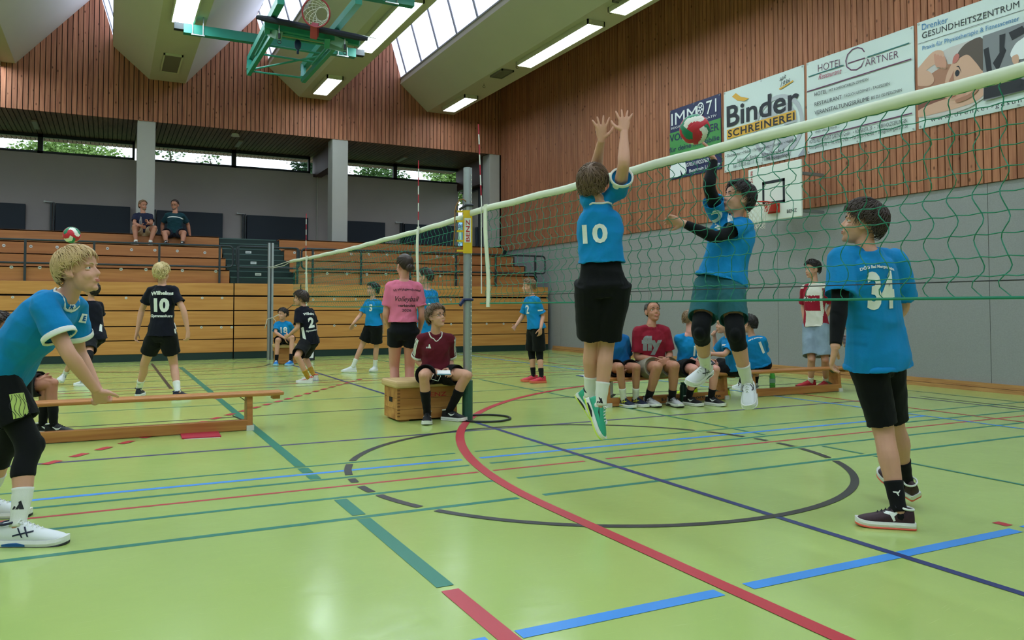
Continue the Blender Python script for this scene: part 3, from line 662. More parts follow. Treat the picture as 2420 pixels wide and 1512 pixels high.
T('counter_cable', [[(660, 60, 13.4), (660, 80, 13.4)], [(815, 92, 13.4), (815, 108, 13.4)], [(706, 76, 13.9), (706, 92, 13.9)]], .02, STEEL, False)
m = MB(); p = dep(704, 105, 13.9); m.sphere(p, (.06, .06, .10)); m.cyl(p-Vector((0, 0, .08)), p-Vector((0, 0, .17)), .02, 10); m.cyl(p+Vector((0, 0, .08)), p+Vector((0, 0, .15)), .012, 8); m.build('safety_winch', mat('dark_blue_winch', (28, 50, 96), .4), t, smooth=True)
for px, py in ((660, 84), (815, 110)):
    m = MB(); m.cyl(dep(px, py-5, 13.4), dep(px, py+7, 13.4), .022, 8); m.ring(dep(px, py+15, 13.4), (0, 1, 0), .03, .006, 12, 6)
    m.build('pull_hook', mat('dark_end_bracket'), t)
# ------------------------------------------------------------------ telescopic bleachers below the gallery
YF = 19.5
bands = [(1.485, 1.76), (1.135, 1.445), (.79, 1.115), (.475, .765), (.165, .455)]
DISC = mat('white_seat_disc', (206, 206, 200), .5); SLOT = mat('dark_slot', (60, 56, 52), .6)
def disc(parent, x, y, z, r=.028):
    m = MB(); m.cyl((x, y, z), (x, y-.006, z), r, 14); m.slot(1).box((x-r*.5, y-.0075, z-r*.18), (x+r*.5, y-.006, z+r*.18)); m.build('seat_number_disc', [DISC, SLOT], parent)
def bank(x0, x1, label, discs):
    t = thing('bleacher_bank', label, 'bleacher', ((x0+x1)/2, YF, 0), 'closed telescopic bleacher banks')
    m = MB(); m.box((x0+.01, YF+.06, 0.0), (x1-.01, YF+.9, 1.43)); m.box((x0+.01, YF+.055, 1.43), (x1-.01, YF+.11, 1.74)); m.build('black_carcass', GAP, t)
    m = MB(); m.box((x0+.012, YF+.012, .0), (x1-.012, YF+.10, .165)); m.build('green_plinth', TGREEN, t)
    for a, b in bands:
        m = MB(); m.box((x0+.012, YF, a), (x1-.012, YF+.05, b)); m.build('front_board', BEECH, t, bevel=.004)
    for px, py in discs:
        p = ony(px, py, YF); disc(t, p.x, YF, p.z)
bank(-9.0, 2.607, 'closed bleacher bank at the left, behind the players in black', [(298, 704), (478, 704), (525, 704), (476, 773), (523, 773), (548, 773), (30, 702), (60, 772)])
bank(2.607, 4.148, 'narrow closed bleacher bank below the green stairs', [])
bank(4.148, 11.03, 'long closed bleacher bank at the right, behind the far net', [(740, 708), (790, 707), (841, 707), (790, 769), (840, 769), (1066, 766), (1150, 765), (1190, 765), (1065, 708), (1100, 708)])
def tier(x0, x1, label, discs, ends=False):
    t = thing('bleacher_rows', label, 'bleacher', ((x0+x1)/2, 20.5, 0), 'fixed seat rows')
    for k in range(4):
        y, z = 19.62+.7*k, 1.762+.315*(k+1)
        m = MB(); m.box((x0, y, z-.315), (x1, y+.03, z)); m.box((x0, y, z-.03), (x1, y+.34, z)); m.box((x0, y+.34, z-.315), (x1, y+.7, z-.29)); m.build('seat_row', BEECH_UP, t, bevel=.004)
        m = MB(); m.box((x0+.02, y+.04, max(1.445, z-.9) if False else 1.445+.0*k), (x1-.02, y+.69, z-.32)); m.build('row_carcass', TGREEN, t)
        if ends: m = MB(); m.box((x1, y+.01, z-.33), (x1+.04, y+.33, z-.01)); m.build('end_cheek', RAILM, t)
    for px, py, k in discs:
        p = ony(px, py, 19.62+.7*k); disc(t, p.x, 19.62+.7*k, p.z, .034)
tier(-9.0, 2.515, 'fixed wooden seat rows left of the green stairs, two men on top', [(9, 580, 2), (73, 582, 2), (135, 584, 2), (254, 587, 2), (311, 590, 2), (366, 591, 2), (419, 593, 2), (484, 597, 2), (27, 631, 0), (94, 632, 0), (286, 636, 0), (345, 637, 0), (431, 639, 0), (510, 641, 0)])
tier(4.04, 10.7, 'fixed wooden seat rows right of the green stairs', [(696, 597, 2), (740, 598, 2), (786, 599, 2), (830, 600, 2), (872, 601, 2), (915, 602, 2), (773, 646, 0), (820, 647, 0), (867, 648, 0), (912, 648, 0), (723, 645, 0), (1040, 652, 0), (1033, 606, 2), (1072, 606, 2), (1110, 607, 2)], True)
t = thing('gallery_stairs', 'dark green steel stairs between the two blocks of seat rows', 'stairs', (3.28, 20.5, 0))
for i in range(8):
    y, z = 19.65+.35*i, 1.76+.158*(i+1)
    m = MB(); m.box((2.54, y, max(z-.158, 1.763)), (4.02, y+.02, z)); m.box((2.54, y, z-.02), (4.02, y+.36, z)); m.build('step', TGREEN, t)
    m = MB(); m.box((2.54, y-.008, z-.022), (4.02, y+.02, z+.004)); m.build('step_nosing', mat('grey_green_nosing', (66, 92, 88), .4), t)
for px, py, y in ((587, 596, 20.69), (599, 621, 20.34), (610, 648, 19.64)):
    p = ony(px, py, y); m = MB(); m.box((p.x-.07, y-.006, p.z-.03), (p.x+.07, y, p.z+.03)); m.slot(1).box((p.x-.055, y-.008, p.z-.008), (p.x+.04, y-.006, p.z+.004)); m.build('row_sign', [mat('white_row_sign', (206, 212, 212), .5), mat('sign_grey', (120, 126, 130), .5)], t)
m = MB()
for i in range(8): m.box((2.56, 19.67+.35*i, 1.445), (4.0, 20.02+.35*i, 1.74+.158*i))
m.build('stair_body', TGREEN, t)

def railing(name, x0, x1, posts, label, endl=False, endr=False):
    t = thing(name, label, 'railing', ((x0+x1)/2, 19.55, 1.76), 'tubular railings along the gallery front')
    y, zt, zm, r = 19.55, 2.63, 2.14, .023
    P = []; c = .09
    def corner(x, z, sx, sz): return [(x-sx*c*(1-math.sin(a)), y, z-sz*c*(1-math.cos(a))) for a in [R(90*i/5) for i in range(6)]]
    L, Rr = x0, x1
    if endl and endr:
        pts = corner(Rr, zt, 1, 1)+corner(Rr, zm, 1, -1)[::-1]+corner(L, zm, -1, -1)+corner(L, zt, -1, 1)[::-1]
        m = MB(); m.tube(pts, r, 10, closed=True); m.build('rail_loop', RAILM, t, smooth=True)
    else:
        if endr: pts = [(L, y, zt)]+corner(Rr, zt, 1, 1)+corner(Rr, zm, 1, -1)[::-1]+[(L, y, zm)]
        else: pts = [(Rr, y, zt)]+corner(L, zt, -1, 1)+corner(L, zm, -1, -1)[::-1]+[(Rr, y, zm)]
        m = MB(); m.tube(pts, r, 10); m.build('rail_loop', RAILM, t, smooth=True)
    for x in posts:
        m = MB(); m.bar((x, y, 1.762), (x, y, zt), .045, .045, up=(0, 1, 0)); m.build('post', RAILM, t)
railing('railing', -9.0, 2.58, [-8, -6.7, -5.4, -4.15, -2.87, -1.585, -.30, 1.0, 2.285], 'long dark tubular railing in front of the left seat rows', False, True)
railing('railing_gate', 2.66, 4.11, [2.70, 4.07], 'short dark tubular gate rail in front of the green stairs', True, True)
railing('railing', 4.17, 10.95, [4.44, 5.65, 6.95, 8.24, 9.41, 10.64], 'long dark tubular railing in front of the right seat rows', True, True)

# dark panels leaning against the gallery's rear wall
PAD = mat('dark_navy_panel', (28, 38, 50), .6, var=.04)
for i, (px0, px1, py) in enumerate(((-70, 60, 475), (131, 308, 481), (371, 527, 497), (584, 729, 508), (800, 911, 520), (957, 1076, 528))):
    a, b = ony(px0, py, 25.6), ony(px1, py, 25.6); zt = ony((px0+px1)/2, py+3, 25.6).z
    t = thing('wall_panel', ('dark navy panel cut off by the left picture edge', 'dark navy panel left of the two seated men', 'dark navy panel behind the two seated men', 'dark navy panel right of the stairs, behind an antenna', 'dark navy panel beside the second pillar', 'dark navy panel by the side window, behind the near net')[i], 'panel', ((a.x+b.x)/2, 25.6, 2.99), 'dark panels on the gallery wall')
    m = MB(); m.box((a.x, 25.62, 3.0), (b.x, 25.74, zt)); m.build('panel', PAD, t, bevel=.01)
    if i:
        m = MB(); m.box((a.x-.13, 25.66, 3.0), (a.x-.09, 25.74, zt+.02)); m.box((a.x-.06, 25.66, 3.0), (a.x-.02, 25.74, zt+.02)); m.build('hinge_post', RAILM, t)
        m = MB(); m.bar((a.x-.26, 25.76, zt+.045), (a.x-.06, 25.70, zt+.03), .05, .03); m.cyl((a.x-.27, 25.79, zt+.045), (a.x-.27, 25.7, zt+.045), .028, 10); m.build('catch', mat('white_catch', (200, 200, 198), .5), t)

# ------------------------------------------------------------------ volleyball posts
XN = 3.43
def groove_post(t, x, y, ztop, zlow):
    m = MB(); n = 24; prof = []
    for i in range(n):
        a = 2*math.pi*i/n; r = .047 if i not in (0, 12) else .036; prof.append((x+r*math.cos(a+R(-63)), y+r*math.sin(a+R(-63))))
    m.loft([[(px, py, zlow) for px, py in prof], [(px, py, ztop) for px, py in prof]]); m.build('upper_tube', STEEL, t)
t = thing('net_post', 'near silver net post with a yellow tensioner, beside the seated referee', 'net post', (XN, 7.82, 0))
groove_post(t, XN, 7.82, 2.70, .30)
m = MB(); m.cyl((XN, 7.82, .0), (XN, 7.82, .42), .056, 20); m.build('green_sleeve', mat('green_post_sleeve', (46, 88, 76), .45, var=.2, vscale=30), t, smooth=False)
d = Vector((math.cos(R(-63)), math.sin(R(-63)), 0)); m = MB()
for k in range(46): p = Vector((XN, 7.82, .5+.047*k))+d*.0475; m.box(p-Vector((.004, .004, .008)), p+Vector((.004, .004, .008)))
m.build('scale_marks', WHITE, t)['kind'] = 'stuff'
m = MB(); p = onx(1104, 710, XN); m.ring((XN, 7.82, 1.28), (0, 0, 1), .052, .014, 20, 8); m.bar((XN-.05, 7.8, 1.28), (XN-.11, 7.77, 1.22), .02, .03); m.build('strap', mat('navy_strap', (30, 40, 82), .7), t)
t2 = thing('net_tensioner', 'yellow hook rail with red lettering clamped on the near net post', 'net tensioner', (XN, 7.78, 1.78), None)
YEL = mat('yellow_tensioner', (216, 178, 30), .45); cdir = (CAM-Vector((XN, 7.82, 1.2))); cdir.z = 0; cdir.normalize(); sd = Vector((0, 0, 1)).cross(cdir).normalized()
O = Vector((XN, 7.82, 0))+cdir*.052
m = MB(); m.bar(O+Vector((0, 0, 1.775)), O+Vector((0, 0, 2.235)), .098, .022, up=tuple(cdir)); m.build('rail', YEL, t2)
for k in range(5):
    z = 2.222-.105*k; q = O+Vector((0, 0, z)); s_ = -1 if (dep(1090, 500, 8.2)-O).dot(sd) < 0 else 1
    m = MB(); m.bar(q+sd*(.05*s_), q+sd*(.118*s_), .028, .02); m.slot(1).bar(q+sd*(.118*s_), q+sd*(.128*s_), .03, .022); m.build('hook', [YEL, INK], t2)
m = MB(); m.bar(O+cdir*.012+Vector((0, 0, 1.89)), O+cdir*.012+Vector((0, 0, 2.15)), .07, .002, up=tuple(cdir)); m.build('label_plate', mat('label_white', (220, 220, 214), .5), t2)
m = MB(); rdir = RT-Vector((0, 0, RT.z)); rdir.normalize(); flat(m, fit('BENZ', 0, 0, .235, .042, bold=.02), O+cdir*.0145+rdir*.021+Vector((0, 0, 1.90)), Vector((0, 0, 1)), -rdir); m.build('label_lettering', mat('ink_red'), t2, fix=False)
m = MB(); q = O+Vector((0, 0, 2.22)); L = sd*s_
m.tube([q+L*.02+Vector((0, 0, .11)), q+L*.05+Vector((0, 0, .135)), q+L*.09+Vector((0, 0, .125)), q+L*.125+Vector((0, 0, .06)), q+L*.135, q+L*.14-Vector((0, 0, .2)), q+L*.155-Vector((0, 0, .40))], .007, 6); m.build('tension_rope', mat('brown_rope', (150, 106, 60), .8), t2, smooth=True)
m = MB(); m.tube([q+L*.09+Vector((0, 0, .02)), q+L*.02+Vector((0, 0, .07)), q-L*.06+Vector((0, 0, .07))], .014, 8); m.build('crank_lever', INK, t2, smooth=True)
t = thing('net_post', 'far silver net post beside the boy seated on the small vaulting box', 'net post', (XN-.12, 18.81, 0)); xf = XN-.12
m = MB(); m.box((xf-.06, 18.77, 0), (xf-.015, 18.85, 2.68)); m.box((xf+.015, 18.77, 0), (xf+.06, 18.85, 2.68)); m.build('channel', STEEL, t)
m = MB(); m.box((xf-.03, 18.80, 0), (xf+.03, 18.84, 2.60)); m.build('worn_core', mat('worn_dark_steel', (96, 98, 98), .5, metal=.4, var=.35, vscale=18, stretch=(1, 1, .3)), t)
m = MB(); m.ring((3.62, 7.78, .012), (0, 0, 1), .27, .011, 48, 8); tag(m.build('floor_ring', mat('black_hoop', (44, 48, 48), .6), smooth=True), 'flat black hoop lying on the floor round the near net post', 'hoop')

# ------------------------------------------------------------------ nets, antennas
CORD = mat('green_net_cord', (30, 124, 98), .7); BAND = mat('white_net_tape', (216, 220, 200), .8, var=.05, vscale=12)
def net(y0, y1, label, zt, zb, strips, dy=.12, r=.0024, sag=0.0, seed=3):
    rnd = random.Random(seed)
    t = thing('volleyball_net', label, 'net', (XN, (y0+y1)/2, zb), None)
    L = y1-y0; sg = lambda y: -sag*math.sin(math.pi*(y-y0)/L)
    ph = [rnd.random()*6.28 for _ in range(6)]
    off = lambda y, z: .018*math.sin(z*31+ph[0]+y*1.7)+.008*math.sin(z*57+y*3.1+ph[1])
    bow = lambda y, z: XN + .012*math.sin(y*2.1+z*5+ph[2])
    n = int(L/dy); m = MB(); rows = 10; h = (zt-.06-zb)/rows
    P = lambda i, k: Vector((bow(y0+i*dy, k), y0+i*dy+off(y0+i*dy, zb+k*h), zb+k*h+sg(y0+i*dy)*(k/rows if False else 1)+(.006*math.sin(i*1.3+k) if 0 < k < rows else 0)))
    for i in range(n+1):
        pts = []
        for k2 in range(rows*4+1):
            k = k2/4; y = y0+i*dy; pts.append(Vector((bow(y, k), y+off(y, zb+k*h)+.011*math.sin(k2*math.pi/4+.5*math.sin(i*.7+k)), zb+k*h+sg(y))))
        m.tube(pts, r, 4)
    for k in range(1, rows+1):
        pts = []
        for i2 in range(n*2+1):
            y = y0+i2*dy/2; pts.append(Vector((bow(y, k), y+off(y, zb+k*h), zb+k*h+sg(y)+.006*math.sin(k*2.2)-(.006 if i2 % 2 else 0))))
        m.tube(pts, r, 4)
    m.build('mesh', CORD, t)
    m = MB(); pts = []
    for i in range(31): y = y0-.02+(L+.04)*i/30; pts.append((bow(y, 0), y, zb+sg(y)))
    m.tube(pts, .008, 6); m.build('bottom_rope', CORD, t)
    m = MB(); rows2 = []
    for i in range(41):
        y = y0-.15+(L+.42)*i/40 if y1 > 7.6 or True else 0; zz = zt+sg(y)+.004*math.sin(i*1.7); x = bow(y, 10)
        rows2.append([Vector((x+a*.012, y, zz+b)) for a, b in ((-1, -.062), (-1.25, -.02), (-.5, 0), (.5, 0), (1.25, -.02), (1, -.062))])
    m.loft(rows2); m.build('top_tape', BAND, t, smooth=True)
    m = MB(); pts = [(XN+.02, y0+L*i/12, zb+.075+sg(y0+L*i/12)*.6) for i in range(13)]; m.tube(pts, .003, 5); m.build('lower_cable', mat('black_cable', (40, 42, 44), .6), t)
    for (ya, lean) in strips:
        m = MB(); w = .068
        rings = []
        for k in range(9):
            z = zt+.012+sg(ya)-(zt-zb+.05)*k/8; y = ya+lean*k/8; x = XN-.02-.01*math.sin(k*.8)
            rings.append([(x-.006, y-w/2-.0, z), (x-.006, y+w/2, z), (x+.006, y+w/2, z), (x+.006, y-w/2, z)])
        m.loft(rings); m.build('side_band', BAND, t)
    return t
net(-2.0, 7.45, 'near volleyball net with white top tape, running out of the picture at the right', 2.235, 1.24, [(7.32, -.06)], r=.0026)
net(8.05, 16.9, 'far volleyball net with white top tape between the two silver posts', 2.20, 1.24, [(9.30, .04), (15.5, .02)], r=.0028, sag=.035, seed=9)
def antenna(x, y, z0, z1, label, lean=0.0):
    t = thing('net_antenna', label, 'antenna', (x, y, z0), 'red and white net antennas'); n = 8
    m = MB(); m.cyl((x, y, z0-.9), (x, y+lean*.1, z0), .006, 8); m.build('lower_rod', mat('antenna_white', (226, 224, 220), .5), t)
    for k in range(n):
        a, b = k/n, (k+1)/n
        m = MB(); m.cyl((x, y+lean*a, z0+(z1-z0)*a), (x, y+lean*b, z0+(z1-z0)*b), .0065, 8); m.build('red_stripe' if k % 2 else 'white_stripe', mat('antenna_red', (178, 30, 52), .5) if k % 2 else mat('antenna_white', (226, 224, 220), .5), t)
antenna(XN-.03, 7.40, 2.24, 3.10, 'red and white antenna on the near net beside its post', .08)
antenna(XN-.03, 9.27, 2.17, 3.02, 'red and white antenna on the far net, at its near end')
antenna(XN-.03, 15.55, 2.19, 3.02, 'red and white antenna on the far net, at its far end')
RP = mat('white_tie_rope', (208, 204, 192), .8)
def rope(name, pts, r, m_, label): m = MB(); m.tube(pts, r, 6); tag(m.build(name, m_, smooth=True), label, 'rope', None)
fp = Vector((xf, 18.76, 0))
rope('tie_rope', [(XN, 16.9, 2.19), (XN-.02, 17.6, 2.175), (xf+.03, 18.72, 2.13), (xf-.09, 18.75, 2.12), (xf+.02, 18.72, 2.10), (XN-.03, 17.7, 2.11), (XN, 17.0, 2.18)], .008, RP, 'double white rope tying the far net tape to its post')
rope('tie_rope', [(XN, 16.9, 1.25), (XN, 17.9, 1.09)], .007, mat('black_cable'), 'dark cord from the far net bottom corner towards the post')
rope('tie_rope', [(XN, 17.9, 1.09), (xf+.05, 18.7, .97), (xf-.08, 18.72, .93), (xf-.1, 18.72, .84), (xf-.13, 18.72, .72)], .010, RP, 'white knotted rope with hanging end on the far net post')
rope('tie_rope', [(xf+.04, 18.72, .96), (xf+.10, 18.71, .90), (xf+.13, 18.71, .72)], .009, RP, 'short white rope end hanging from the far net post')

# ------------------------------------------------------------------ benches
BEN = wood('gym_bench_wood', (196, 136, 78), (166, 104, 58), axis=0, rough=.4, island=.08, grain=18)
def bench(x0, x1, y0, zt, label, ends=True, legs=(0, 1), w=.235, over=.32):
    t = thing('gym_bench', label, 'bench', ((x0+x1)/2, y0+w/2, 0), 'long wooden gym benches')
    m = MB(); m.box((x0, y0, zt-.036), (x1, y0+w, zt)); m.build('seat_board', BEN, t, bevel=.012)
    yb = y0+w/2
    m = MB(); m.box((x0+over, yb-.035-.06, .006), (x1-over, yb+.035-.06, .105)); m.build('balance_beam', BEN, t, bevel=.006)
    for i, e in enumerate((x0+over-.03, x1-over-.03)):
        m = MB(); m.prism([(e, yb-.10, .03), (e, yb+.10, .03), (e, yb+.075, zt-.036), (e, yb-.075, zt-.036)], (.055, 0, 0)); lg = m.build('leg', BEN, t, bevel=.004)
        m = MB(); m.box((e-.004, yb-.112, 0), (e+.065, yb-.06, .05)); m.box((e-.004, yb+.06, 0), (e+.065, yb+.112, .05)); m.build('rubber_foot', mat('white_rubber_foot', (212, 210, 204), .6), lg)
        m = MB(); s = 1 if i == 0 else -1; e2 = e+(.055 if i == 0 else 0); m.bar((e2+s*.02, yb, .09), (e2+s*.12, yb, .14), .05, .01); m.bar((e2+s*.01, yb, zt-.08), (e2+s*.06, yb, zt-.04), .05, .008); m.build('hinge_bracket', mat('green_grey_hinge', (84, 104, 92), .5, metal=.3), lg)
    if ends:
        m = MB(); m.box((x1-.10, y0+.06, zt-.075), (x1-.03, y0+w-.06, zt-.036)); m.build('hook_block', BEN, t)
    return t
bench(-2.2, 1.57, 8.10, .365, 'long gym bench at the left, in front of the player wearing 10')
b1 = bench(5.15, 7.42, 8.0, .345, 'gym bench at the right carrying the man in the red shirt', over=.22)
m = MB(); flat(m, fit('Eigentum Sportgeräte', 0, 0, .95, .04, bold=.02), Vector((6.15, 8.0215-.0005, .035)), Vector((1, 0, 0)), Vector((0, 0, 1))); m.build('stencil', INK, b1, fix=False)
bench(7.14+.3, 9.55, 8.0, .345, 'gym bench at the right end, in front of the boy in the checked shirt', over=.25)

# ------------------------------------------------------------------ vaulting boxes
VBX = wood('vault_box_pine', (206, 148, 84), (158, 98, 50), axis=0, rough=.5, island=.05, grain=9)
LEA = mat('tan_leather_top', (206, 172, 122), .6, var=.08, bump=.1, bscale=30)
def vault(x0, x1, y0, y1, h, label):
    t = thing('vaulting_box', label, 'vaulting box', ((x0+x1)/2, (y0+y1)/2, 0)); hh = h-.075
    m = MB(); rows = 3
    for k in range(rows):
        z0, z1 = .02+(hh-.02)*k/rows, .02+(hh-.02)*(k+1)/rows-.003
        m.box((x0, y0, z0), (x1, y0+.03, z1)); m.box((x0, y1-.03, z0), (x1, y1, z1)); m.box((x0+.002, y0+.03, z0), (x0+.03, y1-.03, z1)); m.box((x1-.03, y0+.03, z0), (x1-.002, y1-.03, z1))
    m.build('wooden_case', VBX, t)
    m = MB()
    for k in range(9):
        z = .05+(hh-.08)*k/8; m.box((x0-.001, y0-.001, z), (x0+.03, y0+.001, z+.014))
    m.build('finger_joints', mat('dark_joint_wood', (120, 74, 38), .6), t)
    m = MB(); yc = (y0+y1)/2; m.box((x0-.002, yc-.05, hh*.55), (x0+.002, yc+.05, hh*.55+.05)); m.build('hand_hole', GAP, t)
    for xa, ya in ((x0+.04, y0+.03), (x1-.14, y0+.03), (x0+.04, y1-.09), (x1-.14, y1-.09)): m = MB(); m.box((xa, ya, 0), (xa+.10, ya+.06, .022)); m.build('foot_block', VBX, t)
    m = MB(); n = 8; r = .03
    m.box((x0-.03, y0-.03, hh), (x1+.03, y1+.03, h)); m.build('padded_top', LEA, t, bevel=.022)
    return t
vb = vault(2.71, 3.385, 8.0, 8.44, .425, 'wooden vaulting box with tan leather top, under the seated referee')
m = MB(); flat(m, fit('BENZ', 0, 0, .24, .045, bold=.01), Vector((3.02, 7.998, .25)), Vector((1, 0, 0)), Vector((0, 0, 1))); m.build('maker_lettering', mat('ink_red'), vb, fix=False)
vault(3.16, 3.60, 17.15, 17.5, .42, 'small vaulting box by the far net post, under the boy wearing 18')

# ------------------------------------------------------------------ small things on the floor
def flip(x, y, rz, label, txt, w=.24, h=.33):
    t = thing('score_flip_board', label, 'score board', (x, y, 0), None); c, s = math.cos(rz), math.sin(rz)
    U = Vector((c, s, 0)); Vv = Vector((-s*.22, c*.22, 1)).normalized(); Nn = U.cross(Vv); O = Vector((x, y, .012))
    m = MB(); m.prism([O, O+U*w, O+U*w+Vv*h, O+Vv*h], Nn*-.006); m.build('number_card', mat('white_card', (222, 222, 220), .6), t)
    m = MB(); m.prism([O+U*0, O+U*w, O+U*w+Vv*.05, O+Vv*.05], Nn*.004); m.build('dark_foot_strip', INK, t)
    m = MB(); flat(m, fit(txt, w*.3, .12, w*.72, h*.42, bold=.03), O+Nn*.005, U, Vv); m.build('digit', INK, t, fix=False)
    m = MB(); b = Vector((0, 0, 0))+Nn*-.16; m.prism([O+b-Vector((0,0,.008)), O+U*w+b-Vector((0,0,.008)), O+U*w+Vv*h-Nn*.006, O+Vv*h-Nn*.006], Nn*-.006); m.build('back_card', INK, t)
    m = MB()
    for k in range(6): p = O+Vv*h+U*(w*(k+.5)/6); m.ring(p, U, .012, .003, 10, 5)
    m.build('binding_rings', STEEL, t)
flip(onz(1403, 957).x, onz(1403, 957).y, R(-32), 'white score flip board showing 7 at the left end of the right benches', '7')
flip(onz(694, 858).x, onz(694, 858).y, R(-15), 'white score flip board beside the small vaulting box', '4', .26, .40)
flip(onz(717, 852).x, onz(717, 852).y, R(-25), 'white score flip board behind the player wearing 2 in black', '5', .22, .34)
p = [onz(*q) for q in ((430, 1038), (523, 1033), (512, 1016), (424, 1022))]
t = thing('folder', 'flat red folder lying on the floor against the left bench', 'folder', tuple(p[0]))
m = MB(); m.prism([q+Vector((0, 0, .002)) for q in p], (0, 0, .012)); m.build('cover', mat('red_folder', (178, 36, 62), .5), t, bevel=.003)
m = MB(); m.prism([p[0]+Vector((.02, -.012, 0)), p[1]+Vector((-.01, -.012, 0)), p[1]+Vector((-.01, .1, 0)), p[0]+Vector((.02, .1, 0))], (0, 0, .0018)); m.build('white_sheet', mat('paper_white', (224, 222, 220), .7), t)
a = onz(1368, 889); m = MB(); m.box((a.x, a.y-.15, .0), (a.x+.32, a.y+.1, .012)); m.slot(1).box((a.x+.05, a.y-.13, .012), (a.x+.30, a.y+.08, .016)); tag(m.build('clipboard', [mat('blue_clipboard', (52, 70, 120), .5), mat('paper_white')]), 'blue clipboard with white paper on the floor behind the jumping boy', 'clipboard')
def bottle(x, y, z, prof, label, m_, cap, cat='bottle'):
    t = thing('bottle', label, cat, (x, y, z), None); n = 18
    m = MB(); m.loft([[(x+r*math.cos(2*math.pi*i/n), y+r*math.sin(2*math.pi*i/n), z+h) for i in range(n)] for h, r in prof]); m.build('body', m_, t, smooth=True)
    h, r = prof[-1]; m = MB(); m.cyl((x, y, z+h), (x, y, z+h+.02), r*1.1, 14); m.build('cap', cap, t)
    return t
PET = mat('green_plastic', (96, 190, 96), .1, trans=.75, spec=.5)
tb = bottle(8.48, 8.50, 0.0, [(0, .034), (.01, .040), (.09, .041), (.12, .038), (.17, .041), (.22, .040), (.25, .030), (.275, .018), (.29, .013)], 'green plastic water bottle standing on the floor behind the right bench', PET, mat('dark_green_cap', (20, 80, 60), .5))
m = MB(); m.cyl((8.48, 8.5, .12), (8.48, 8.5, .18), .0418, 18); m.build('label', mat('bottle_label', (150, 190, 180), .5), tb)
bottle(7.62, 8.55, 0.0, [(0, .034), (.02, .038), (.15, .038), (.20, .030), (.24, .018), (.26, .014)], 'clear bottle with red drink behind the bench, beside the spiking boy', mat('clear_pinkish_plastic', (220, 214, 210), .15, trans=.5), mat('red_cap', (170, 40, 50), .5))
bottle(6.36, 7.86, 0.0, [(0, .04), (.01, .045), (.2, .045), (.235, .038), (.25, .03)], 'dark green drinking flask on the floor between the seated boys', mat('dark_green_flask', (22, 58, 48), .4), mat('dark_green_cap'))

# ------------------------------------------------------------------ volleyballs
def ball(c, r, rot, label):
    t = thing('volleyball', label, 'volleyball', tuple(c)); q = Matrix.Rotation(rot[0], 3, 'X') @ Matrix.Rotation(rot[1], 3, 'Y') @ Matrix.Rotation(rot[2], 3, 'Z')
    cols = [mat('ball_red', (196, 42, 58), .5), mat('ball_white', (226, 224, 214), .5), mat('ball_green', (22, 122, 84), .5)]
    fm = {0: ('red_panel', MB()), 1: ('white_panel', MB()), 2: ('green_panel', MB())}; n = 18
    for ax in range(3):
        for sg in (-1, 1):
            for i in range(n):
                for j in range(n):
                    pts = []
                    for di, dj in ((0, 0), (1, 0), (1, 1), (0, 1)):
                        u = -1+2*(i+di)/n; v = -1+2*(j+dj)/n; vv = [0, 0, 0]; vv[ax] = sg; vv[(ax+1) % 3] = math.tan(u*math.pi/4); vv[(ax+2) % 3] = math.tan(v*math.pi/4)
                        w = Vector(vv).normalized(); s = ((u*.5+.5)*3) % 1; pts.append(c+q @ w*(r*(1-.012*max(0, 1-min(s, 1-s)*14))))
                    uc = -1+2*(i+.5)/n; vc = -1+2*(j+.5)/n; b = uc+.22*math.sin(vc*3.0)
                    k = 0 if b < -.34 else (1 if b < .34 else 2); fm[(k+ax+(sg > 0)) % 3 if ax != 1 else k][1].quad(*pts)
    for k, (nm, mb) in fm.items():
        me = mb.build(nm, cols[k], t, smooth=True)
ball(dep(1642, 306, 5.55), .105, (.5, .9, .3), 'red, white and green volleyball in the air above the near net')
ball(dep(169.5, 555, 10.3), .105, (.2, 2.2, .8), 'red, white and green volleyball in the air behind the blond boy at the left')

# ------------------------------------------------------------------ trees and houses seen through the glass
LEAF = [mat('leaf_green_%s' % n, c, .7, var=.3, vscale=1.0) for n, c in (('mid', (74, 110, 52)), ('pale', (128, 160, 84)), ('deep', (44, 76, 44)))]
BARK = mat('tree_bark', (84, 74, 62), .9)
def tree(x, y, zc, rx, rz, n, label, lm, trunk=.18, leaf=.15, seed=1):
    rnd = random.Random(seed); t = thing('tree', label, 'tree', (x, y, -.1), 'trees outside the hall windows'); m = MB()
    for i in range(n):
        while True:
            q = Vector((rnd.uniform(-1, 1), rnd.uniform(-1, 1), rnd.uniform(-1, 1)))
            if q.length < 1: break
        q = q*(.6+.4*rnd.random()); p = Vector((x+q.x*rx, y+q.y*rx*.7, zc+q.z*rz)); leaf = leaf; a = Vector((rnd.gauss(0, 1), rnd.gauss(0, 1), rnd.gauss(0, 1))).normalized(); b = frame(a)[0]; s = leaf*(.6+.8*rnd.random())
        c = a.cross(b); m.quad(p-b*s*.5, p+c*s*.3, p+b*s*.5, p-c*s*.3)
    m.build('foliage', LEAF[lm], t, fix=False)
    m = MB(); m.tube([(x, y, -.1), (x+.1, y, zc-rz*.4), (x, y, zc+rz*.3)], [trunk, trunk*.8, trunk*.35], 10); m.build('trunk', BARK, t, smooth=True)
tree(-6.5, 33, 7.4, 3.2, 1.6, 12000, 'bright leafy tree outside the leftmost gallery windows', 1, seed=2)
tree(-1.6, 38, 7.2, 2.6, 1.4, 8000, 'leafy tree outside the window left of the first pillar', 1, seed=3)
tree(2.0, 34, 7.5, .9, .9, 160, 'sparse branch tips outside the window beside the first pillar', 0, .05, seed=4)
tree(4.2, 40, 7.9, .8, .9, 120, 'thin young tree in the bright window right of the first pillar', 0, .08, seed=5)
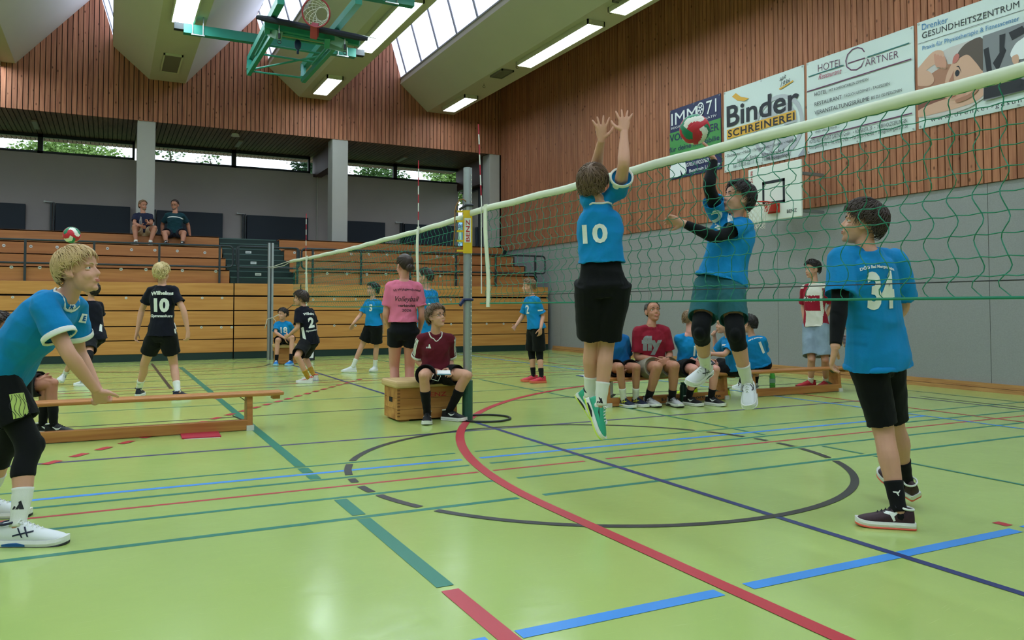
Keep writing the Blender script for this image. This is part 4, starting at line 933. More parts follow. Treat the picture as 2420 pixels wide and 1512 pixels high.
tree(7.4, 33, 7.0, 1.0, 1.2, 2200, 'dark tree with thick trunk outside the window left of the second pillar', 2, .45, seed=6)
tree(11.3, 36, 7.2, 1.6, .9, 2400, 'shrubby tree outside the windows right of the second pillar', 0, seed=7)
tree(14.4, 33, 7.0, 2.2, 1.3, 7000, 'dense green tree outside the rightmost gallery window', 1, seed=8)
tree(33, 62, 10.5, 4.0, 3.2, 9000, 'green tree above the blue building outside the side window', 0, seed=9)
t = thing('neighbour_house', 'pale flat house roof outside the window left of the second pillar', 'house', (9.5, 62, -.1))
m = MB(); m.box((9.0, 60, -.1), (18, 68, 8.9)); m.build('facade', mat('pale_facade', (206, 206, 204), .8), t); m = MB(); m.prism([(8.4, 59.6, 8.9), (18.6, 59.6, 8.9), (18.6, 59.6, 9.1), (13, 59.6, 10.3)], (0, 9, 0)); m.build('roof', mat('grey_roof', (150, 146, 144), .8), t)
t = thing('glass_building', 'light blue glazed building seen through the side window strip', 'building', (20, 40, -.1))
a = [onx(px, py, 19.0) for px, py in ((1112, 446), (1170, 446))]
m = MB(); m.box((19, 28, -.1), (26, 52, 6.6)); m.build('facade', mat('sky_blue_cladding', (132, 188, 220), .5), t)
for k, z in enumerate((6.2, 4.9, 3.6, 2.3)):
    m = MB(); m.box((18.93, 28, z-.14), (19.0, 52, z)); m.build('spandrel', mat('blue_grey_frame', (70, 104, 126), .5), t)
    for j in range(6):
        m = MB(); m.box((18.96, 28.2+4*j, z-1.1), (18.99, 31.8+4*j, z-.2)); m.build('pane', mat('reflecting_green_pane', (120, 164, 134), .12, spec=.8, var=.6, vscale=1.6), t)
# ------------------------------------------------------------------ people
FH = FW.copy(); FH.z = 0; FH.normalize(); RH = Vector((RT.x, RT.y, 0)).normalized(); ZV = Vector((0, 0, 1))
def face_dir(yaw, pitch=0):     # 0 looks at the camera, 90 to picture right, 180 away
    d = -FH*math.cos(R(yaw))+RH*math.sin(R(yaw)); return d*math.cos(R(pitch))+ZV*math.sin(R(pitch))
SKIN = [mat('skin_fair', (206, 152, 128), .55, var=.05, vscale=14), mat('skin_tan', (178, 122, 98), .55, var=.05, vscale=14), mat('skin_rosy', (210, 148, 134), .55, var=.06, vscale=14)]
EYEW = mat('eye_white', (204, 196, 190), .3); IRIS = mat('eye_iris', (58, 62, 66), .3); LIP = mat('lips', (190, 112, 102), .5)
def cloth(name, rgb, **k): return mat(name, rgb, k.pop('rough', .85), spec=.2, var=k.pop('var', .06), vscale=9, bump=.12, bscale=k.pop('bscale', 60), sheen=.04, **k)
BLUE = cloth('jersey_blue', (14, 128, 190)); BLUED = cloth('jersey_deep_blue', (18, 92, 152)); NAVYJ = cloth('jersey_black_navy', (15, 17, 30)); BLACKC = cloth('black_shorts_cloth', (12, 13, 16)); WHITEC = cloth('white_cloth', (226, 226, 220))
SOCKW = cloth('white_sock', (222, 222, 214), bscale=200); SOCKB = cloth('black_sock', (15, 15, 18), bscale=200); PRW = mat('print_white', (228, 230, 226), .6); PRK = mat('print_black', (26, 26, 32), .6)

def lerp(a, b, t): return a+(b-a)*t
def prof(tab, t):
    for (a, x), (b, y) in zip(tab, tab[1:]):
        if t <= b: return x+(y-x)*max(0, (t-a)/(b-a))
    return tab[-1][1]
def remesh(mb, name, voxel, smooth=3, fac=.5):
    me = mb.mesh('tmp'); bm = bmesh.new(); bm.from_mesh(me); bmesh.ops.recalc_face_normals(bm, faces=bm.faces); bm.to_mesh(me); bm.free()
    o = bpy.data.objects.new('tmp', me); COL.objects.link(o)
    r = o.modifiers.new('r', 'REMESH'); r.mode = 'VOXEL'; r.voxel_size = voxel; r.use_smooth_shade = True
    if smooth: sm = o.modifiers.new('s', 'SMOOTH'); sm.factor = fac; sm.iterations = smooth
    dg = bpy.context.evaluated_depsgraph_get(); dg.update()
    out = bpy.data.meshes.new_from_object(o.evaluated_get(dg)); out.name = name
    bpy.data.objects.remove(o); bpy.data.meshes.remove(me)
    out.polygons.foreach_set('use_smooth', [True]*len(out.polygons)); return out
def wrinkle(me, amp, seed, k=26.0, axis=None):
    n = len(me.vertices)
    if not n: return
    co = np.empty(n*3, np.float32); me.vertices.foreach_get('co', co); co = co.reshape(-1, 3); no = np.empty(n*3, np.float32); me.vertices.foreach_get('normal', no); no = no.reshape(-1, 3)
    rs = np.random.RandomState(seed); d = np.zeros(n, np.float32); c0 = co-co.mean(0)
    for i in range(7):
        v = rs.normal(size=3); v /= np.linalg.norm(v); w = rs.normal(size=3); w /= np.linalg.norm(w); f = k*(.45+.35*i)*rs.uniform(.8, 1.2)
        ph = c0@v*f+rs.uniform(0, 6.28)+1.6*np.sin(c0@w*f*.45+rs.uniform(0, 6.28)); d += (1-2*np.abs(np.sin(ph)))/(1+.55*i)
    co = co+no*(d*amp*.5)[:, None]; me.vertices.foreach_set('co', co.astype(np.float32).ravel()); me.update()
def place(name, me, m, parent):
    for q in (m if isinstance(m, (list, tuple)) else [m]): me.materials.append(q)
    return link(name, me, parent)
def bvh(o):
    me = o.data; return BVHTree.FromPolygons([v.co for v in me.vertices], [tuple(p.vertices) for p in me.polygons])

def grid_cut(vf, step=.02):
    vs, fs = vf; me = bpy.data.meshes.new('c'); me.from_pydata([(x, y, 0) for x, y in vs], [], fs); bm = bmesh.new(); bm.from_mesh(me); bpy.data.meshes.remove(me)
    bmesh.ops.triangulate(bm, faces=bm.faces[:])
    for ax in (0, 1):
        lo = min(v.co[ax] for v in bm.verts); hi = max(v.co[ax] for v in bm.verts); k = lo+step
        while k < hi:
            co = [0, 0, 0]; co[ax] = k; no = [0, 0, 0]; no[ax] = 1
            bmesh.ops.bisect_plane(bm, geom=bm.verts[:]+bm.edges[:]+bm.faces[:], plane_co=co, plane_no=no); k += step
    bm.verts.index_update(); v = [(q.co.x, q.co.y) for q in bm.verts]; f = [tuple(x.index for x in q.verts) for q in bm.faces]; bm.free(); return v, f
def wrap(host, tree, vf, p0, n, up, m, name, lift=.0035, step=.02):
    """shapes and lettering lying on a curved surface"""
    n = n.normalized(); U = up.cross(n).normalized(); V = n.cross(U); vs, fs = grid_cut(vf, step); P = []; ok = []
    for x, y in vs:
        o = p0+U*x+V*y; h = tree.ray_cast(o+n*.30, -n, .6); ok.append(h[0] is not None); P.append((h[0]+n*lift) if h[0] is not None else o)
    mb = MB(); fs = [f_ for f_ in fs if all(ok[i] for i in f_)]
    if not fs: return
    mb.add(P, fs); return mb.build(name, m, host, fix=False)
def centred(vf, w=None, h=None):
    vs, fs = vf; xs = [v[0] for v in vs]; ys = [v[1] for v in vs]; cx, cy = (min(xs)+max(xs))/2, (min(ys)+max(ys))/2
    k = (w/(max(xs)-min(xs))) if w else h/(max(ys)-min(ys)); ky = (h/(max(ys)-min(ys))) if h else k
    return [((x-cx)*k, (y-cy)*ky) for x, y in vs], fs
SWOOSH = ([(-.5, .10), (-.36, -.12), (-.1, -.2), (.5, .2), (-.08, -.02), (-.3, -.02)], [(0, 1, 2, 5), (2, 3, 4), (2, 4, 5)])
BARS3 = ([(-.5, -.3), (-.28, -.3), (-.16, -.08), (-.33, .02), (-.2, -.3), (.06, -.3), (.27, .1), (.06, .2), (.14, -.3), (.5, -.3), (.2, .48), (.0, .36)], [(0, 1, 2, 3), (4, 5, 6, 7), (8, 9, 10, 11)])
CROSS = ([(-.5, .02), (-.48, .10), (.5, -.12), (.5, -.2), (-.30, -.22), (-.22, -.22), (.02, .28), (-.06, .28), (-.02, -.26), (.06, -.26), (.32, .22), (.24, .22)], [(0, 3, 2, 1), (4, 5, 6, 7), (8, 9, 10, 11)])
STREAK = ([(-.5, -.1), (.0, -.06), (.5, .2), (.1, .06)], [(0, 1, 2, 3)])
CAT = ([(-.5, .3), (-.42, .12), (-.1, .05), (.1, -.35), (.22, -.3), (.14, -.05), (.3, .1), (.5, .42), (.4, .42), (.2, .2), (-.2, .28)], [(0, 1, 2, 10), (2, 3, 4, 5), (2, 5, 6, 9, 10), (6, 7, 8, 9)])
DISK = ([(.5*math.cos(R(15*i)), .5*math.sin(R(15*i))) for i in range(24)], [tuple(range(24))])
def rectvf(w, h): return ([(-w/2, -h/2), (w/2, -h/2), (w/2, h/2), (-w/2, h/2)], [(0, 1, 2, 3)])

class Limb:
    def __init__(s, A, B, C, ta, tb, bulk=1.0, back=None, boff=0.0):
        s.A, s.B, s.C, s.ta, s.tb, s.k, s.back, s.boff = A, B, C, ta, tb, bulk, back, boff
    def at(s, t):
        q = .13
        if t <= 1-q: p = lerp(s.A, s.B, t)
        elif t >= 1+q: p = lerp(s.B, s.C, t-1)
        else:
            u = (t-(1-q))/(2*q); a = lerp(s.A, s.B, 1-q); b = lerp(s.B, s.C, q); p = a*(1-u)**2+s.B*2*u*(1-u)+b*u*u
        r = (prof(s.ta, t) if t <= 1 else prof(s.tb, t-1))*s.k
        if s.back is not None and t > 1: p = p+s.back*(s.boff*math.exp(-((t-1.3)/.18)**2))
        return p, r
    def tube(s, mb, t0, t1, add=0.0, n=14, step=.07, radd=None, hollow=0.0, up=None):
        k = max(2, int((t1-t0)/step)); P = []; Rr = []
        for i in range(k+1):
            t = t0+(t1-t0)*i/k; p, r = s.at(t); P.append(p); Rr.append(r+add+(radd(t) if radd else 0))
        if hollow:
            d = (P[-1]-P[-2]).normalized(); P += [P[-1]-d*.003, P[-1]-d*hollow]; Rr += [Rr[-1]*.86, Rr[-1]*.80]
            rings = []; u = None
            for i, p in enumerate(P):
                dd = d if i >= k else (P[i+1]-P[max(i-1, 0)]).normalized()
                if u is None: u = frame(dd)[0]
                u = (u-dd*u.dot(dd)).normalized(); v = dd.cross(u); rings.append([p+(u*math.cos(a)+v*math.sin(a))*Rr[i] for a in [2*math.pi*j/n for j in range(n)]])
            return mb.loft(rings)
        return mb.tube(P, Rr, n)
UA = [(0, .050), (.35, .046), (.8, .040), (1, .039)]; FA = [(0, .039), (.22, .041), (.6, .033), (.92, .026), (1, .026)]
TH = [(0, .090), (.3, .082), (.7, .066), (1, .057)]; SH = [(0, .055), (.2, .053), (.34, .056), (.6, .046), (.85, .037), (1, .036)]

def hand(mb, W_, d, pn, side, s=1.0, curl=(18, 22, 16), spread=1.0, fat=1.0, thumb=1.0, curls=None):
    d = d.normalized(); pn = (pn-d*pn.dot(d)).normalized(); th = (d.cross(pn) if side == 'R' else pn.cross(d)).normalized()
    rg = []
    for x, w, h in ((-.012, .024, .019), (.012, .028, .018), (.040, .037, .0165), (.068, .041, .0145), (.088, .039, .011)):
        c = W_+d*(x*s)+pn*(.004*s*x/.08); rg.append([c+th*(w*s*math.cos(a))+pn*(h*s*fat**.5*math.sin(a)) for a in [2*math.pi*i/12 for i in range(12)]])
    mb.loft(rg)
    for i, (off, L, sp) in enumerate(((.030, .072, 7), (.010, .080, 1.5), (-.010, .074, -4), (-.029, .058, -10))):
        p = W_+d*(.082*s)+th*(off*s); a = R(sp*spread); dd = (d*math.cos(a)+th*math.sin(a)); nn = pn
        pts = [p-dd*.012*s]; pts.append(p); rs = [.0095*s*fat, .0095*s*fat]
        cc = curls[i] if curls else curl
        for k, fr in enumerate((.45, .30, .25)):
            a = R(cc[k]*(1+.10*(i-1))); dd, nn = dd*math.cos(a)+nn*math.sin(a), nn*math.cos(a)-dd*math.sin(a); p = p+dd*(L*fr*s); pts.append(p); rs.append((.0088, .0080, .0066)[k]*s*fat)
        pts.append(p+dd*.005*s); rs.append(.004*s*fat); mb.tube(pts, rs, 8)
    p = W_+d*(.018*s)+th*(.022*s); q = (d*.62+th*.74*thumb+pn*.30).normalized(); p1 = p+q*.038*s; q2 = (d*.80+th*.50*thumb+pn*.32).normalized(); p2 = p1+q2*.034*s; q3 = (d*.92+th*.25*thumb+pn*.32).normalized(); p3 = p2+q3*.026*s
    mb.tube([p-q*.012*s, p, p1, p2, p3, p3+q3*.005*s], [.014*s, .0155*s, .012*s*fat, .0105*s*fat, .008*s*fat, .004*s], 8)

SCALP = (Vector((0, -.012, .036)), (.0795, .0985, .090))
def head_parts(mb, T, s, adult=0):
    """cranium, face, nose, ears ... in the head's own axes; T maps them to the world"""
    ax = (T.to_3x3() @ Vector((1, 0, 0)), T.to_3x3() @ Vector((0, 1, 0)), T.to_3x3() @ Vector((0, 0, 1)))
    ax = tuple(a.normalized() for a in ax)
    def E(c, r, rot=None):
        X = ax
        if rot: q = Matrix.Rotation(R(rot[1]), 3, rot[0]); X = tuple((T.to_3x3() @ (q @ Vector(v))).normalized() for v in ((1, 0, 0), (0, 1, 0), (0, 0, 1)))
        mb.sphere(T @ Vector(c), tuple(x*s for x in r), X, 18, 12)
    E((0, -.012, .034), (.0745, .0935, .0845)); E((0, .018, -.034), (.0585, .071, .070)); E((0, .036, -.078), (.040+.004*adult, .044, .036))
    E((0, .068, -.098), (.020+.003*adult, .016, .015)); E((.031, .052, -.034), (.026, .028, .026)); E((-.031, .052, -.034), (.026, .028, .026))
    E((0, .066, .022), (.054, .020, .014)); E((0, .066, .046), (.050, .020, .030))
    E((0, .092, -.028), (.0125, .0150, .0105)); E((.009, .086, -.031), (.008, .010, .008)); E((-.009, .086, -.031), (.008, .010, .008))
    mb.tube([T @ Vector(p) for p in ((0, .074, .016), (0, .086, -.006), (0, .098, -.025))], [.0075*s, .0085*s, .0095*s], 10)
    E((0, .077, -.062), (.026, .014, .014))
    for sx in (-1, 1):
        E((sx*.0765, -.012, -.006), (.0075, .019, .031), ('Z', sx*24)); E((sx*.0785, -.020, .004), (.005, .014, .022), ('Z', sx*30)); E((sx*.074, .0, -.028), (.007, .010, .011))
def face_details(P, T, s, browm, lid, glasses=False, stubble=None):
    t3 = T.to_3x3(); ax = tuple((t3 @ Vector(v)).normalized() for v in ((1, 0, 0), (0, 1, 0), (0, 0, 1)))
    for sx in (-1, 1):
        c = Vector((sx*.0305, .0615, .004)); m = MB(); m.sphere(T @ c, .0128*s, ax, 16, 12); m.slot(1).sphere(T @ (c+Vector((sx*.0005, .0095, .001))), tuple(k*s for k in (.0074, .0042, .0074)), ax, 12, 8); m.build('eye', [EYEW, IRIS], P, smooth=True)
        m = MB(); m.sphere(T @ (c+Vector((0, -.0015, .0062))), tuple(k*s for k in (.0150, .0142, .0086)), ax, 14, 8); m.sphere(T @ (c+Vector((0, -.0022, -.0088))), tuple(k*s for k in (.0150, .0136, .0070)), ax, 14, 8); m.build('eyelid', lid, P, smooth=True)
        m = MB(); m.tube([T @ Vector(p) for p in ((sx*.013, .0865, .0225), (sx*.028, .0835, .0275), (sx*.046, .0690, .0245))], [.0035*s, .0042*s, .0022*s], 6); m.build('eyebrow', browm, P, smooth=True)
    m = MB(); m.sphere(T @ Vector((0, .0865, -.0585)), tuple(k*s for k in (.0215, .0070, .0045)), ax, 14, 8); m.sphere(T @ Vector((0, .0855, -.0665)), tuple(k*s for k in (.0185, .0075, .0052)), ax, 14, 8); m.build('lips', LIP, P, smooth=True)
    if glasses:
        m = MB()
        for sx in (-1, 1):
            m.tube([T @ Vector((sx*.033+.021*math.cos(a), .0905-.006*abs(math.cos(a)), .002+.017*math.sin(a))) for a in [2*math.pi*i/20 for i in range(20)]], .0013*s, 6, closed=True); m.tube([T @ Vector(p) for p in ((sx*.054, .084, .006), (sx*.074, .03, .006), (sx*.078, -.012, .004))], .0014*s, 6)
        m.tube([T @ Vector(p) for p in ((-.012, .0925, .004), (0, .096, .007), (.012, .0925, .004))], .0013*s, 6); m.build('glasses', mat('dark_glasses_frame', (40, 36, 38), .4), P)
    if stubble:
        m = MB(); m.sphere(T @ Vector((0, .048, -.080)), tuple(k*s for k in (.0445, .046, .037)), ax, 18, 12); m.sphere(T @ Vector((0, .069, -.098)), tuple(k*s for k in (.025, .0185, .0185)), ax, 14, 8); m.build('beard', stubble, P, smooth=True)

def hair(P, T, s, m_, style='mop', seed=1, front=38, nape=-56, thick=.014, L=.075, n=230, ear=2, tw=1.0, name='hair'):
    rnd = random.Random(seed); C0, RR = SCALP; R_ = [r*1.0 for r in RR]
    def emin(a):      # lowest elevation with hair, by azimuth from the face
        a = abs(a)
        return prof([(0, front), (38, front-4), (62, front-22), (76, -12), (88, ear+4), (104, ear-8), (128, nape+10), (180, nape)], a)
    def sc(d, k):
        h = math.hypot(d.x, d.y); g = 1.0; zz = R_[2]
        if d.z < 0 and h > 1e-4: g = (h**.6)/h; zz = .104
        return C0+Vector((d.x*R_[0]*g, d.y*R_[1]*g, d.z*zz))*k
    def pt(a, e, k):
        a, e = R(a), R(e); return sc(Vector((math.sin(a)*math.cos(e), math.cos(a)*math.cos(e), math.sin(e))), k)
    mb = MB(); na, ne = 48, 16; rings_o = []; rings_i = []
    for j in range(ne+1):
        ro = []; ri = []
        for i in range(na):
            a = -180+360*i/na; e = 89.5+(emin(a)-89.5)*j/ne; th = thick*(1-(j/ne)**4*.75)/.09
            jag = (1+.10*math.sin(a*.9+seed)+.08*math.sin(a*.37+e*.1)) if style != 'slick' else 1+.04*math.sin(a*1.1)
            ro.append(T @ pt(a, e, 1.0+th*jag)); ri.append(T @ pt(a, e, .95))
        rings_o.append(ro); rings_i.append(ri)
    mb.loft(rings_o+rings_i[::-1], cap=True)
    if style in ('mop', 'short', 'wild'):
        crown = Vector((0, -.45, .9)).normalized()
        for q in range(n):
            for _ in range(40):
                a = rnd.uniform(-180, 180); e = math.degrees(math.asin(rnd.uniform(-.75, 1)))
                if e > emin(a)+3: break
            d0 = Vector((math.sin(R(a))*math.cos(R(e)), math.cos(R(a))*math.cos(R(e)), math.sin(R(e))))
            t = (d0-crown*d0.dot(crown))
            if t.length < .05: t = Vector((rnd.gauss(0, 1), rnd.gauss(0, 1), 0))
            t.normalize(); t = (t+Vector((rnd.gauss(0, .22), rnd.gauss(0, .22), rnd.gauss(0, .15)-.12))*(1.9 if style == 'wild' else 1)); t = (t-d0*t.dot(d0)).normalized()
            LL = L*rnd.uniform(.65, 1.15)/.09; pts = []; rs = []; w = rnd.uniform(.0042, .0070)*s*tw; LL *= (.62+.38*max(0, d0.z))*(1-.32*max(0, d0.y))
            for k in range(6):
                f_ = k/5; an = LL*f_; d = d0*math.cos(an)+t*math.sin(an); lift = 1+(thick/.09)*(.75+.55*math.sin(math.pi*min(1, f_*1.1)))+(.16 if style == 'wild' else .05)*f_*f_*rnd.uniform(.2, 1)
                pts.append(T @ sc(d, lift)); rs.append(w*(.55+.9*f_-1.35*f_*f_) if f_ < 1 else w*.08)
            mb.tube(pts, rs, 5)
    if style == 'slick':
        for q in range(90):
            a = rnd.uniform(-180, 180); pts = []; e1 = emin(a)
            for k in range(6):
                f_ = k/5; e = e1+(35-e1)*f_; aa = a+(180*(1 if a > 0 else -1)-a)*f_*.75; pts.append(T @ pt(aa, e, 1+thick/.09*1.02))
            mb.tube(pts, [.002*s, .003*s, .003*s, .003*s, .003*s, .002*s], 5)
    o = mb.build(name, m_, P, smooth=True)
    return o

def shoe(P, A, d, up, s, col, sole, accent=None, logo=None, lace=None, tread=None, name='shoe', mid=None):
    """A: ankle joint; d: towards the toes; up: away from the sole"""
    d = d.normalized(); up = (up-d*up.dot(d)).normalized(); x = d.cross(up).normalized(); L = .292*s; O = A-up*(.087*s)-d*(.074*s)
    st = [(0, .024, .088), (.02, .032, .110), (.10, .036, .114), (.22, .038, .119), (.34, .040, .115), (.48, .044, .097), (.62, .049, .081), (.76, .050, .070), (.88, .044, .061), (.95, .033, .052), (.985, .020, .043), (1.0, .009, .036)]
    def ring_(y, w, h, z0): return [O+d*(y*L)+x*(w*s*math.cos(a))*(1 if math.sin(a) < .5 else 1)+up*((z0+(h-z0)*max(0, math.sin(a))**.75)*s) for a in [math.pi*i/12 for i in range(13)]]+[O+d*(y*L)+up*(z0*s-.004)]
    def spring(y): return .012*max(0, (y-.72)/.28)**2
    m = MB(); m.loft([ring_(y, w, h, .030+spring(y)) for y, w, h in st]); me = m.mesh('shoe', True); bm = bmesh.new(); bm.from_mesh(me); bmesh.ops.recalc_face_normals(bm, faces=bm.faces); bm.to_mesh(me); bm.free()
    o = place(name, me, col, P); md = o.modifiers.new('s', 'SUBSURF'); md.levels = 1; md.render_levels = 1
    def slab(lo, hi, grow):
        out = []
        for y, w, h in st:
            w2 = w+grow; q = .5*(lo+hi); out.append([O+d*((y-.5)*1.035+.5)*L+x*(w2*s*a)+up*((z+spring(y))*s) for a, z in ((-.97, lo), (-1.05, q), (-.96, hi), (.96, hi), (1.05, q), (.97, lo))])
        return out
    m = MB(); m.loft(slab(.010, .038, .005)); m.build('midsole', sole, o, smooth=False)
    m = MB(); m.loft(slab(.001, .0115, .006)); m.build('outsole', tread or sole, o, smooth=False)
    if accent and s*FPX/max(1, (A-CAM).dot(FW)) > 160:
        for sx in (-1, 1):
            m = MB(); m.loft([[O+d*(y*L)+x*(sx*(prof([(p_[0], p_[1]) for p_ in st], y)+.0062)*s)+up*(z*s), O+d*(y*L)+x*(sx*(prof([(p_[0], p_[1]) for p_ in st], y)+.0085)*s)+up*((z+zz)*s*.5+z*s*.5), O+d*(y*L)+x*(sx*(prof([(p_[0], p_[1]) for p_ in st], y)+.0062)*s)+up*(zz*s)] for y, z, zz in ((.10, .014, .020), (.2, .013, .028), (.32, .013, .030), (.45, .013, .020))], cap=False, closed=False); m.build('midsole_flash', mid or accent, o, fix=False)
    lm = lace or PRW
    m = MB()
    for k in range(5):
        y = .34+.068*k; h = prof([(a, c) for a, b, c in st], y)+.004; w = .020-.001*k
        m.tube([O+d*(y*L)-x*(w*s)+up*((h-.012)*s), O+d*((y+.012)*L)+up*((h)*s), O+d*((y+.03)*L)+x*(w*s)+up*((h-.014)*s)], .0028*s, 5); m.tube([O+d*(y*L)+x*(w*s)+up*((h-.012)*s), O+d*((y+.012)*L)+up*((h+.002)*s), O+d*((y+.03)*L)-x*(w*s)+up*((h-.014)*s)], .0028*s, 5)
    for sx in (-1, 1): b = O+d*(.335*L)+up*(.116*s); m.tube([b, b+x*(sx*.022*s)+up*.012*s, b+x*(sx*.036*s)-d*.004, b+x*(sx*.024*s)-up*.006*s, b], .0025*s, 5)
    m.build('laces', lm, o)
    if accent and logo:
        tree = bvh(o)
        for sx in (-1, 1):
            vf, W_ = logo; vs, fs = vf; vs = [(-xx*W_ if sx > 0 else xx*W_, yy*W_) for xx, yy in vs]
            if sx > 0: fs = [f_[::-1] for f_ in fs]
            wrap(o, tree, (vs, fs), O+d*(.40*L)+up*(.064*s), (x*sx+up*.25), up, accent, 'side_logo', .002, .015)
    m = MB(); m.tube([O+d*((.13+.12*math.cos(a))*L)+x*(.038*s*math.sin(a))+up*((.111+.005*math.cos(a))*s) for a in [2*math.pi*i/16 for i in range(16)]], .006*s, 6, closed=True); m.build('ankle_collar', accent or col, o, smooth=True)
    return o

TORSO = [(-.17, .085, .070, 0), (-.10, .140, .094, -.006), (.0, .152, .104, -.010), (.12, .144, .096, -.004), (.28, .126, .088, .004), (.46, .131, .095, .008), (.64, .142, .099, .008), (.77, .140, .092, .002), (.86, .116, .078, -.006), (.94, .078, .063, -.010), (1.02, .052, .053, -.002)]
def person(label, cat='person', name='person', D=5, s=1.0, bulk=1.0, pel=None, nk=None, hd=None, yaw=0, syaw=None, face=(0, 0, 0), bend=0.0, sh={}, arm={}, leg={}, foot={}, tip={}, palm={}, handk={}, skin=0, group=None, hs=1.0,
           shirt=None, shorts=None, hairk=None, sleeve=.72, hem=-.17, ease=.020, short_len=.80, short_ease=.018, vox=None, prints=(), socks=None, shoes=None, pads=None, sleeves=None, cuff=None, collar=None, glasses=False, stubble=None, brow=None, fat=1.0, seed=1, bun=False, waist=.14, dshift=None):
    k = s*bulk; ppm = FPX/D; vox = vox or (.0052 if ppm > 300 else .0066 if ppm > 140 else .0085); vc = .0075 if ppm > 300 else .0095 if ppm > 140 else .012
    J = {}
    Pp = dep(pel[0], pel[1], D+(pel[2] if len(pel) > 2 else 0)); Nn = dep(nk[0], nk[1], D+(nk[2] if len(nk) > 2 else 0)); Hc = dep(hd[0], hd[1], D+(hd[2] if len(hd) > 2 else 0))
    sk = SKIN[skin]; fh = face_dir(yaw); fs_ = face_dir(yaw if syaw is None else syaw); hx = fh.cross(ZV); sx = fs_.cross(ZV); sp = (Nn-Pp).normalized()
    hipd = {'R': hx, 'L': -hx}
    def solve(px, py, near, Ln, far=None, Lf=0, sign=0):
        best = None
        for i in range(-70, 71):
            dd = D+i*.012; q = dep(px, py, dd); c = ((q-near).length-Ln)**2
            if far is not None: c += ((q-far).length-Lf)**2
            c += 1e-4*abs(i)*.012 - sign*9e-5*i
            if best is None or c < best[0]: best = (c, q)
        return best[1]
    ft = {}
    for sd in 'RL':
        J['hip'+sd] = Pp+hipd[sd]*(.088*k)-sp*(.02*s)
        o = sh.get(sd); J['sh'+sd] = dep(o[0], o[1], D+(o[2] if len(o) > 2 else 0)) if o else Nn+(sx if sd == 'R' else -sx)*(.152*k)-sp*(.072*s)
        e = arm.get(sd)
        J['el'+sd] = solve(e[0][0], e[0][1], J['sh'+sd], .285*s, sign=e[0][2] if len(e[0]) > 2 else 0); J['wr'+sd] = solve(e[1][0], e[1][1], J['el'+sd], .245*s, sign=e[1][2] if len(e[1]) > 2 else 0)
        f_ = foot[sd]
        if f_[0] == 'g': J['an'+sd] = onz(f_[1], f_[2], 0)+ZV*(.087*s); ft[sd] = (face_dir(f_[3]), ZV)
        elif f_[0] == 'z': J['an'+sd] = onz(f_[1], f_[2], f_[4])+ZV*(.087*s); ft[sd] = (face_dir(f_[3]), ZV)
        kn = leg[sd]; kq = (kn[2] if len(kn) > 2 else 0)
        if f_[0] in 'gz': J['kn'+sd] = solve(kn[0], kn[1], J['hip'+sd], .425*s, J['an'+sd], .405*s, kq)
        else:
            J['kn'+sd] = solve(kn[0], kn[1], J['hip'+sd], .425*s, sign=kq); J['an'+sd] = solve(f_[1], f_[2], J['kn'+sd], .405*s, sign=f_[3])
            tt = solve(f_[4], f_[5], J['an'+sd], .235*s, sign=f_[6]); a = (tt-J['an'+sd]).normalized(); u0 = (J['kn'+sd]-J['an'+sd]).normalized(); u1 = (u0-a*u0.dot(a))
            u1 = u1.normalized() if u1.length > .05 else ZV; dn = (a*math.cos(R(19))+u1*math.sin(R(19))).normalized(); ft[sd] = (dn, u1)
    base = Vector((Pp.x, Pp.y, 0)) if not (J['anR'].z > .3 and J['anL'].z > .3) else Vector((Pp.x, Pp.y, min(J['anR'].z, J['anL'].z)-.09))
    P = thing(name, label, cat, tuple(base), group)
    # ---- spine stations
    ctl = (Pp+Nn)/2 - (fh+fs_).normalized()*bend
    def spine(t):
        tt = min(max(t, 0), 1); c = Pp*(1-tt)**2+ctl*2*tt*(1-tt)+Nn*tt*tt; d = ((ctl-Pp)*(1-tt)+(Nn-ctl)*tt).normalized()
        if t < 0: c = c+d*((t)*.5*s)
        if t > 1: c = c+d*((t-1)*.5*s)
        w = lerp(hx, sx, min(1, max(0, (t-.1)/.6))); w = (w-d*w.dot(d)).normalized(); return c, d, w, w.cross(d)*-1 if (w.cross(d)*-1).dot(fh+fs_) > 0 else w.cross(d)
    def tring(t, ea, eb, n=26, kk=None):
        a = prof([(q[0], q[1]) for q in TORSO], t); b = prof([(q[0], q[2]) for q in TORSO], t); off = prof([(q[0], q[3]) for q in TORSO], t); c, d, w, f_ = spine(t); q = k if kk is None else kk
        return [c+f_*(off*s)+w*((a*q+ea)*math.copysign(abs(math.cos(u))**.85, math.cos(u)))+f_*((b*q*fat+eb)*math.copysign(abs(math.sin(u))**.9, math.sin(u))) for u in [2*math.pi*i/n for i in range(n)]]
    body = MB()
    body.loft([tring(t, -.011 if (t < waist and shorts) or (shirt and hem < t < .9) else 0, -.011 if (t < waist and shorts) or (shirt and hem < t < .9) else 0) for t in (-.14, -.13, -.10, -.05, 0, .06, .12, .2, .28, .37, .46, .55, .64, .72, .79, .84, .89, .93, .96, 1.0, 1.02)])
    T = Matrix.Identity(4); ff = face_dir(face[0], face[1]); rr = face_dir(face[0]).cross(ZV).normalized(); uu = rr.cross(ff).normalized()
    if len(face) > 2 and face[2]: q = Matrix.Rotation(R(face[2]), 3, ff); rr = q @ rr; uu = q @ uu
    H = 1.03*hs*(.5+.5*s); T = Matrix((rr*H, ff*H, uu*H)).transposed().to_4x4(); T.translation = Hc
    head_parts(body, T, H, 1 if fat > 1.02 or hs > 1.03 else 0)
    nb = T @ Vector((0, -.022, -.045)); body.tube([Nn-sp*(.05*s), Nn+sp*.01, lerp(Nn, nb, .5), nb, nb+uu*.03], [.062*k, .054*k, .049*k, .050*k, .045*k], 14)
    LA = {}; LL = {}
